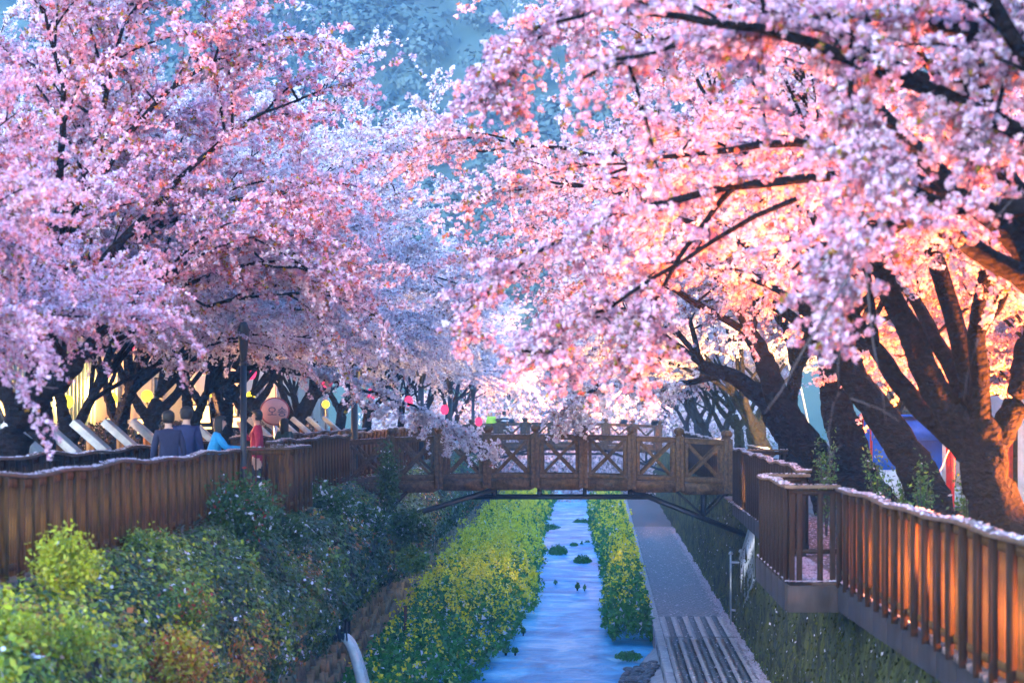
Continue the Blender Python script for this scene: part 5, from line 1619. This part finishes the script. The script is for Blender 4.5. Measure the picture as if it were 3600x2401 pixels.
# pale blossoming trees beside the viaduct
for (px, py, Y, sc, kd, lab) in ((1690, 400, 285, .95, 0, 'pale cherry tree blooming on the hillside above the viaduct'), (1850, 380, 290, .8, 2, 'smaller pale tree on the hillside right of the blooming one'), (1290, 110, 330, .9, 3, 'faint pale tree high on the hill left of the road lamp')):
    q = hill_fn(np.array([(px - 2080) * Y / F]), np.array([float(Y)]))[0]
    z = EYE - (py - 1450) * Y / F - 4
    place_tree(row_kinds[kd % 3], (q[0], Y, max(z, q[2] - 1)), lab, 'white', 'pale trees on the hillside', 1.0, sc)


# ------------------------------------------------------------------ people
def figure_mesh(J, E, mats_of):
    """one continuous body from a skeleton: J name -> (x, y, z, r), E edges; mats_of maps a joint name to a slot"""
    names = list(J)
    me = bpy.data.meshes.new('skeleton')
    me.from_pydata([J[k][:3] for k in names], [(names.index(a), names.index(b)) for a, b in E], [])
    o = bpy.data.objects.new('skeleton', me)
    COL.objects.link(o)
    o.modifiers.new('skin', 'SKIN')
    sv = me.skin_vertices[0].data
    for i_, k_ in enumerate(names):
        r_ = J[k_][3]
        sv[i_].radius = r_ if isinstance(r_, tuple) else (r_, r_)
        sv[i_].use_root = (k_ == 'pelvis')
    sb = o.modifiers.new('sub', 'SUBSURF'); sb.levels = 2; sb.render_levels = 2
    dg = bpy.context.evaluated_depsgraph_get()
    out = bpy.data.meshes.new_from_object(o.evaluated_get(dg))
    bpy.data.objects.remove(o)
    pts = np.array([J[k][:3] for k in names])
    co = np.array([p.center for p in out.polygons])
    near = ((co[:, None] - pts[None]) ** 2).sum(-1).argmin(1)
    idx = np.array([mats_of(names[i_]) for i_ in near], np.int32)
    out.polygons.foreach_set('material_index', idx)
    out.polygons.foreach_set('use_smooth', np.ones(len(idx), bool))
    return out


M['skin'] = plain('skin', (0.55, 0.33, 0.24), rough=.55, bump=0, var=.06)
M['hair'] = plain('dark_hair', (0.02, 0.014, 0.012), rough=.5, bump=.4, scale=40)
M['trousers'] = plain('dark_trousers', (0.03, 0.03, 0.04), bump=.2, scale=30)
M['shoe'] = plain('dark_shoe', (0.02, 0.02, 0.02), rough=.5, bump=0)


def person(label, loc, rz, coat, h=1.72, lean=0.0, arms='down', hair='short', stripes=None, hood=None, bulk=1.0):
    k_ = h / 1.72
    ln = lambda x, y, z: (x, y + lean * max(0, z - .95), z - .35 * lean * max(0, z - .95) * lean)
    J = {}
    def j(n_, x, y, z, r_): J[n_] = (*ln(x, y, z), r_)
    j('pelvis', 0, 0, .95, (.16 * bulk, .125 * bulk)); j('waist', 0, 0, 1.12, (.155 * bulk, .12 * bulk)); j('chest', 0, 0, 1.32, (.175 * bulk, .13 * bulk)); j('collar', 0, -.01, 1.44, (.10, .085))
    j('neck', 0, 0, 1.50, .055); j('jaw', 0, .015, 1.565, (.065, .072)); j('head', 0, .012, 1.64, (.078, .098)); j('crown', 0, 0, 1.70, (.06, .075))
    j('nose', 0, .118, 1.625, .012)
    E = [('pelvis', 'waist'), ('waist', 'chest'), ('chest', 'collar'), ('collar', 'neck'), ('neck', 'jaw'), ('jaw', 'head'), ('head', 'crown'), ('head', 'nose')]
    for s_, S in ((-1, 'l'), (1, 'r')):
        j('shoulder' + S, s_ * .175, 0, 1.40, .075 * bulk)
        if arms == 'rail':
            el, wr, hd = (s_ * .25, .20, 1.17), (s_ * .16, .42, 1.18), (s_ * .12, .50, 1.19)
        elif arms == 'phone' and s_ > 0:
            el, wr, hd = (s_ * .25, .14, 1.17), (s_ * .12, .30, 1.38), (s_ * .10, .33, 1.46)
        else:
            el, wr, hd = (s_ * .245, -.03, 1.13), (s_ * .255, .05, .89), (s_ * .255, .07, .81)
        lw_ = lambda q: q if arms != 'rail' else q
        for nm_, q, r_ in (('elbow', el, .053 * bulk), ('wrist', wr, .036), ('palm', hd, (.038, .022))):
            if arms == 'rail': J[nm_ + S] = (q[0], q[1] + lean * .28, q[2], r_)
            else: j(nm_ + S, *q, r_)
        E += [('chest', 'shoulder' + S), ('shoulder' + S, 'elbow' + S), ('elbow' + S, 'wrist' + S), ('wrist' + S, 'palm' + S)]
        px_, py_, pz_, _ = J['palm' + S]; wx, wy, wz, _ = J['wrist' + S]
        d = Vector((px_ - wx, py_ - wy, pz_ - wz)).normalized(); sd_ = Vector((0, 1, 0)) if abs(d.z) > .6 else Vector((1, 0, 0))
        for f_ in range(4):
            o_ = sd_ * (f_ - 1.5) * .02
            L_ = (.055, .068, .063, .048)[f_]
            a_ = Vector((px_, py_, pz_)) + d * .045 + o_; b_ = a_ + d * L_ + Vector((-s_ * .012, 0, -.006))
            J['knuckle%d%s' % (f_, S)] = (*a_, .0095); J['finger%d%s' % (f_, S)] = (*b_, .008)
            E += [('palm' + S, 'knuckle%d%s' % (f_, S)), ('knuckle%d%s' % (f_, S), 'finger%d%s' % (f_, S))]
        a_ = Vector((px_, py_, pz_)) + sd_ * .04 - Vector((s_ * .01, 0, 0)); b_ = a_ + d * .045
        J['thumb' + S] = (*a_, .011); J['thumbtip' + S] = (*b_, .009)
        E += [('palm' + S, 'thumb' + S), ('thumb' + S, 'thumbtip' + S)]
        j('hip' + S, s_ * .095, 0, .88, .105 * bulk)
        st = .05 * s_
        J['knee' + S] = (s_ * .105, .02 + st, .49, .068); J['ankle' + S] = (s_ * .105, -.02 + st, .10, .045); J['toe' + S] = (s_ * .115, .13 + st, .04, (.042, .035)); J['heel' + S] = (s_ * .105, -.06 + st, .045, .036)
        E += [('pelvis', 'hip' + S), ('hip' + S, 'knee' + S), ('knee' + S, 'ankle' + S), ('ankle' + S, 'toe' + S), ('ankle' + S, 'heel' + S)]
    def slot(n_):
        if n_.startswith(('neck', 'jaw', 'head', 'crown', 'nose', 'palm', 'knuckle', 'finger', 'thumb')): return 0
        if n_.startswith(('knee', 'ankle')): return 2
        if n_.startswith(('toe', 'heel')): return 3
        return 1
    me = figure_mesh(J, E, slot)
    mi = np.zeros(len(me.polygons), np.int32); me.polygons.foreach_get('material_index', mi)
    me.materials.clear()
    for m_ in (M['skin'], coat, M['trousers'], M['shoe']): me.materials.append(m_)
    me.polygons.foreach_set('material_index', mi)
    t = empty('person', loc, label, 'person')
    t.rotation_euler = (0, 0, rz)
    t.scale = (k_,) * 3
    o = link('body', me, t, world=False)
    hx, hy, hz, _ = J['head']
    mb = MB()
    prof_ = [(.055, -.10), (.088, -.085), (.102, -.03), (.106, .02), (.095, .065), (.065, .097), (.03, .112), (1e-4, .116)]
    if hair == 'long': prof_ = [(.07, -.30), (.10, -.26), (.112, -.12), (.110, -.02), (.106, .03), (.094, .07), (.065, .1), (1e-4, .116)]
    mb.lathe((0, 0, 0), prof_, 18)
    V = mb.V[0]
    V[:, 1] *= 1.12
    front = V[:, 1] > .035
    cut = front & (V[:, 2] < .035)
    V[cut, 1] = .03; V[cut, 0] *= 1.02
    V += np.array([hx, hy - .012, hz + .02])
    V += np.random.default_rng(3).normal(0, .002, V.shape)
    ho = mb.build('hair', hood or M['hair'], smooth=True); ho.parent = t
    mb = MB().tube([(hx - .075, hy + .005, hz - .01), (hx - .09, hy, hz + .005)], [.022, .018], 8); e_ = mb.build('ear', M['skin'], smooth=True); e_.parent = t
    mb = MB().tube([(hx + .075, hy + .005, hz - .01), (hx + .09, hy, hz + .005)], [.022, .018], 8); e_ = mb.build('ear', M['skin'], smooth=True); e_.parent = t
    for s_ in (-1, 1):
        e_ = MB().lathe((hx + s_ * .032, hy + .094, hz + .005), [(1e-4, -.01), (.009, -.006), (.012, 0), (.009, .006), (1e-4, .01)], 8).build('eye', M['hair'], smooth=True); e_.parent = t
    e_ = MB().box((hx, hy + .094, hz - .055), (.04, .012, .008)).build('mouth', M['signrim']); e_.parent = t
    return t


M['navy'] = plain('navy_coat', (0.014, 0.018, 0.075), bump=.3, scale=20)
M['navy2'] = plain('dark_navy_jacket', (0.018, 0.018, 0.05), bump=.3, scale=20)
M['bluecoat'] = plain('bright_blue_jacket', (0.03, 0.26, 0.52), bump=.3, scale=20)
M['redcoat'] = plain('dark_red_jacket', (0.33, 0.018, 0.05), bump=.3, scale=20)
M['greencoat'] = plain('dark_green_coat', (0.018, 0.035, 0.03), bump=.3, scale=20)
M['limevest'] = plain('lime_green_vest', (0.38, 0.62, 0.06), bump=.3, scale=20)
M['whitehood'] = plain('white_hood', (0.7, 0.7, 0.72), bump=.3, scale=20)
def stripes():
    m = bpy.data.materials.new('striped_knit')
    n = nodes_of(m); L = n.links.new
    tc = n.nodes.new('ShaderNodeTexCoord'); sx = n.nodes.new('ShaderNodeSeparateXYZ'); L(tc.outputs['Object'], sx.inputs[0])
    ma = n.nodes.new('ShaderNodeMath'); ma.operation = 'MULTIPLY'; ma.inputs[1].default_value = 36; L(sx.outputs['Z'], ma.inputs[0])
    si = n.nodes.new('ShaderNodeMath'); si.operation = 'SINE'; L(ma.outputs[0], si.inputs[0])
    rp = ramp(n, [(0, (.03, .03, .035)), (.48, (.03, .03, .035)), (.52, (.65, .63, .6)), (1, (.65, .63, .6))]); L(si.outputs[0], rp.inputs['Fac'])
    b = n.nodes.new('ShaderNodeBsdfPrincipled'); L(rp.outputs['Color'], b.inputs['Base Color']); b.inputs['Roughness'].default_value = .9
    o = n.nodes.new('ShaderNodeOutputMaterial'); L(b.outputs[0], o.inputs['Surface'])
    return m
M['striped'] = stripes()
DZ = ZL + .055
def on_walk(px, X): return (X, (px - 2080) and X * F / (px - 2080), DZ)
person('person in a long navy coat, left of the two in navy on the left boardwalk', on_walk(592, -7.1), R(20), M['navy2'], 1.78)
person('person in a navy jacket seen from behind on the left boardwalk', on_walk(655, -6.95), R(-10), M['navy'], 1.85, bulk=1.1)
person('person in a bright blue jacket leaning on the left fence rail', on_walk(745, -6.75), R(-80), M['bluecoat'], 1.7, lean=.22, arms='rail', hair='long', bulk=1.15)
person('person in a dark red jacket beside the tall lamp post', on_walk(903, -6.85), R(100), M['redcoat'], 1.8, arms='phone', bulk=1.15)
person('person in a dark green coat right of the person in red', on_walk(1000, -6.9), R(-30), M['greencoat'], 1.62, hair='long', bulk=1.05)
person('distant person in a lime-green vest and white hood beyond the bridge', (-5.35, 124, 4.1), R(170), M['limevest'], 1.75, hood=M['whitehood'], bulk=1.3)
person('distant person in a black and white striped top beyond the bridge', (-4.7, 124.5, 4.1), R(20), M['striped'], 1.72)


# ------------------------------------------------------------------ the evening air
hz = MB().box((0, 300, 119), (1000, 760, 242)).build('haze', M['soil'])
hz.data.materials.clear()
hm = bpy.data.materials.new('haze_air')
n = nodes_of(hm)
pv = n.nodes.new('ShaderNodeVolumePrincipled')
pv.inputs['Color'].default_value = (.25, .55, 1.0, 1)
pv.inputs['Density'].default_value = 0.00065
pv.inputs['Anisotropy'].default_value = .0
o = n.nodes.new('ShaderNodeOutputMaterial')
n.links.new(pv.outputs[0], o.inputs['Volume'])
hz.data.materials.append(hm)
tag(hz, 'thin blue evening haze over the whole valley', 'haze', kind='stuff')
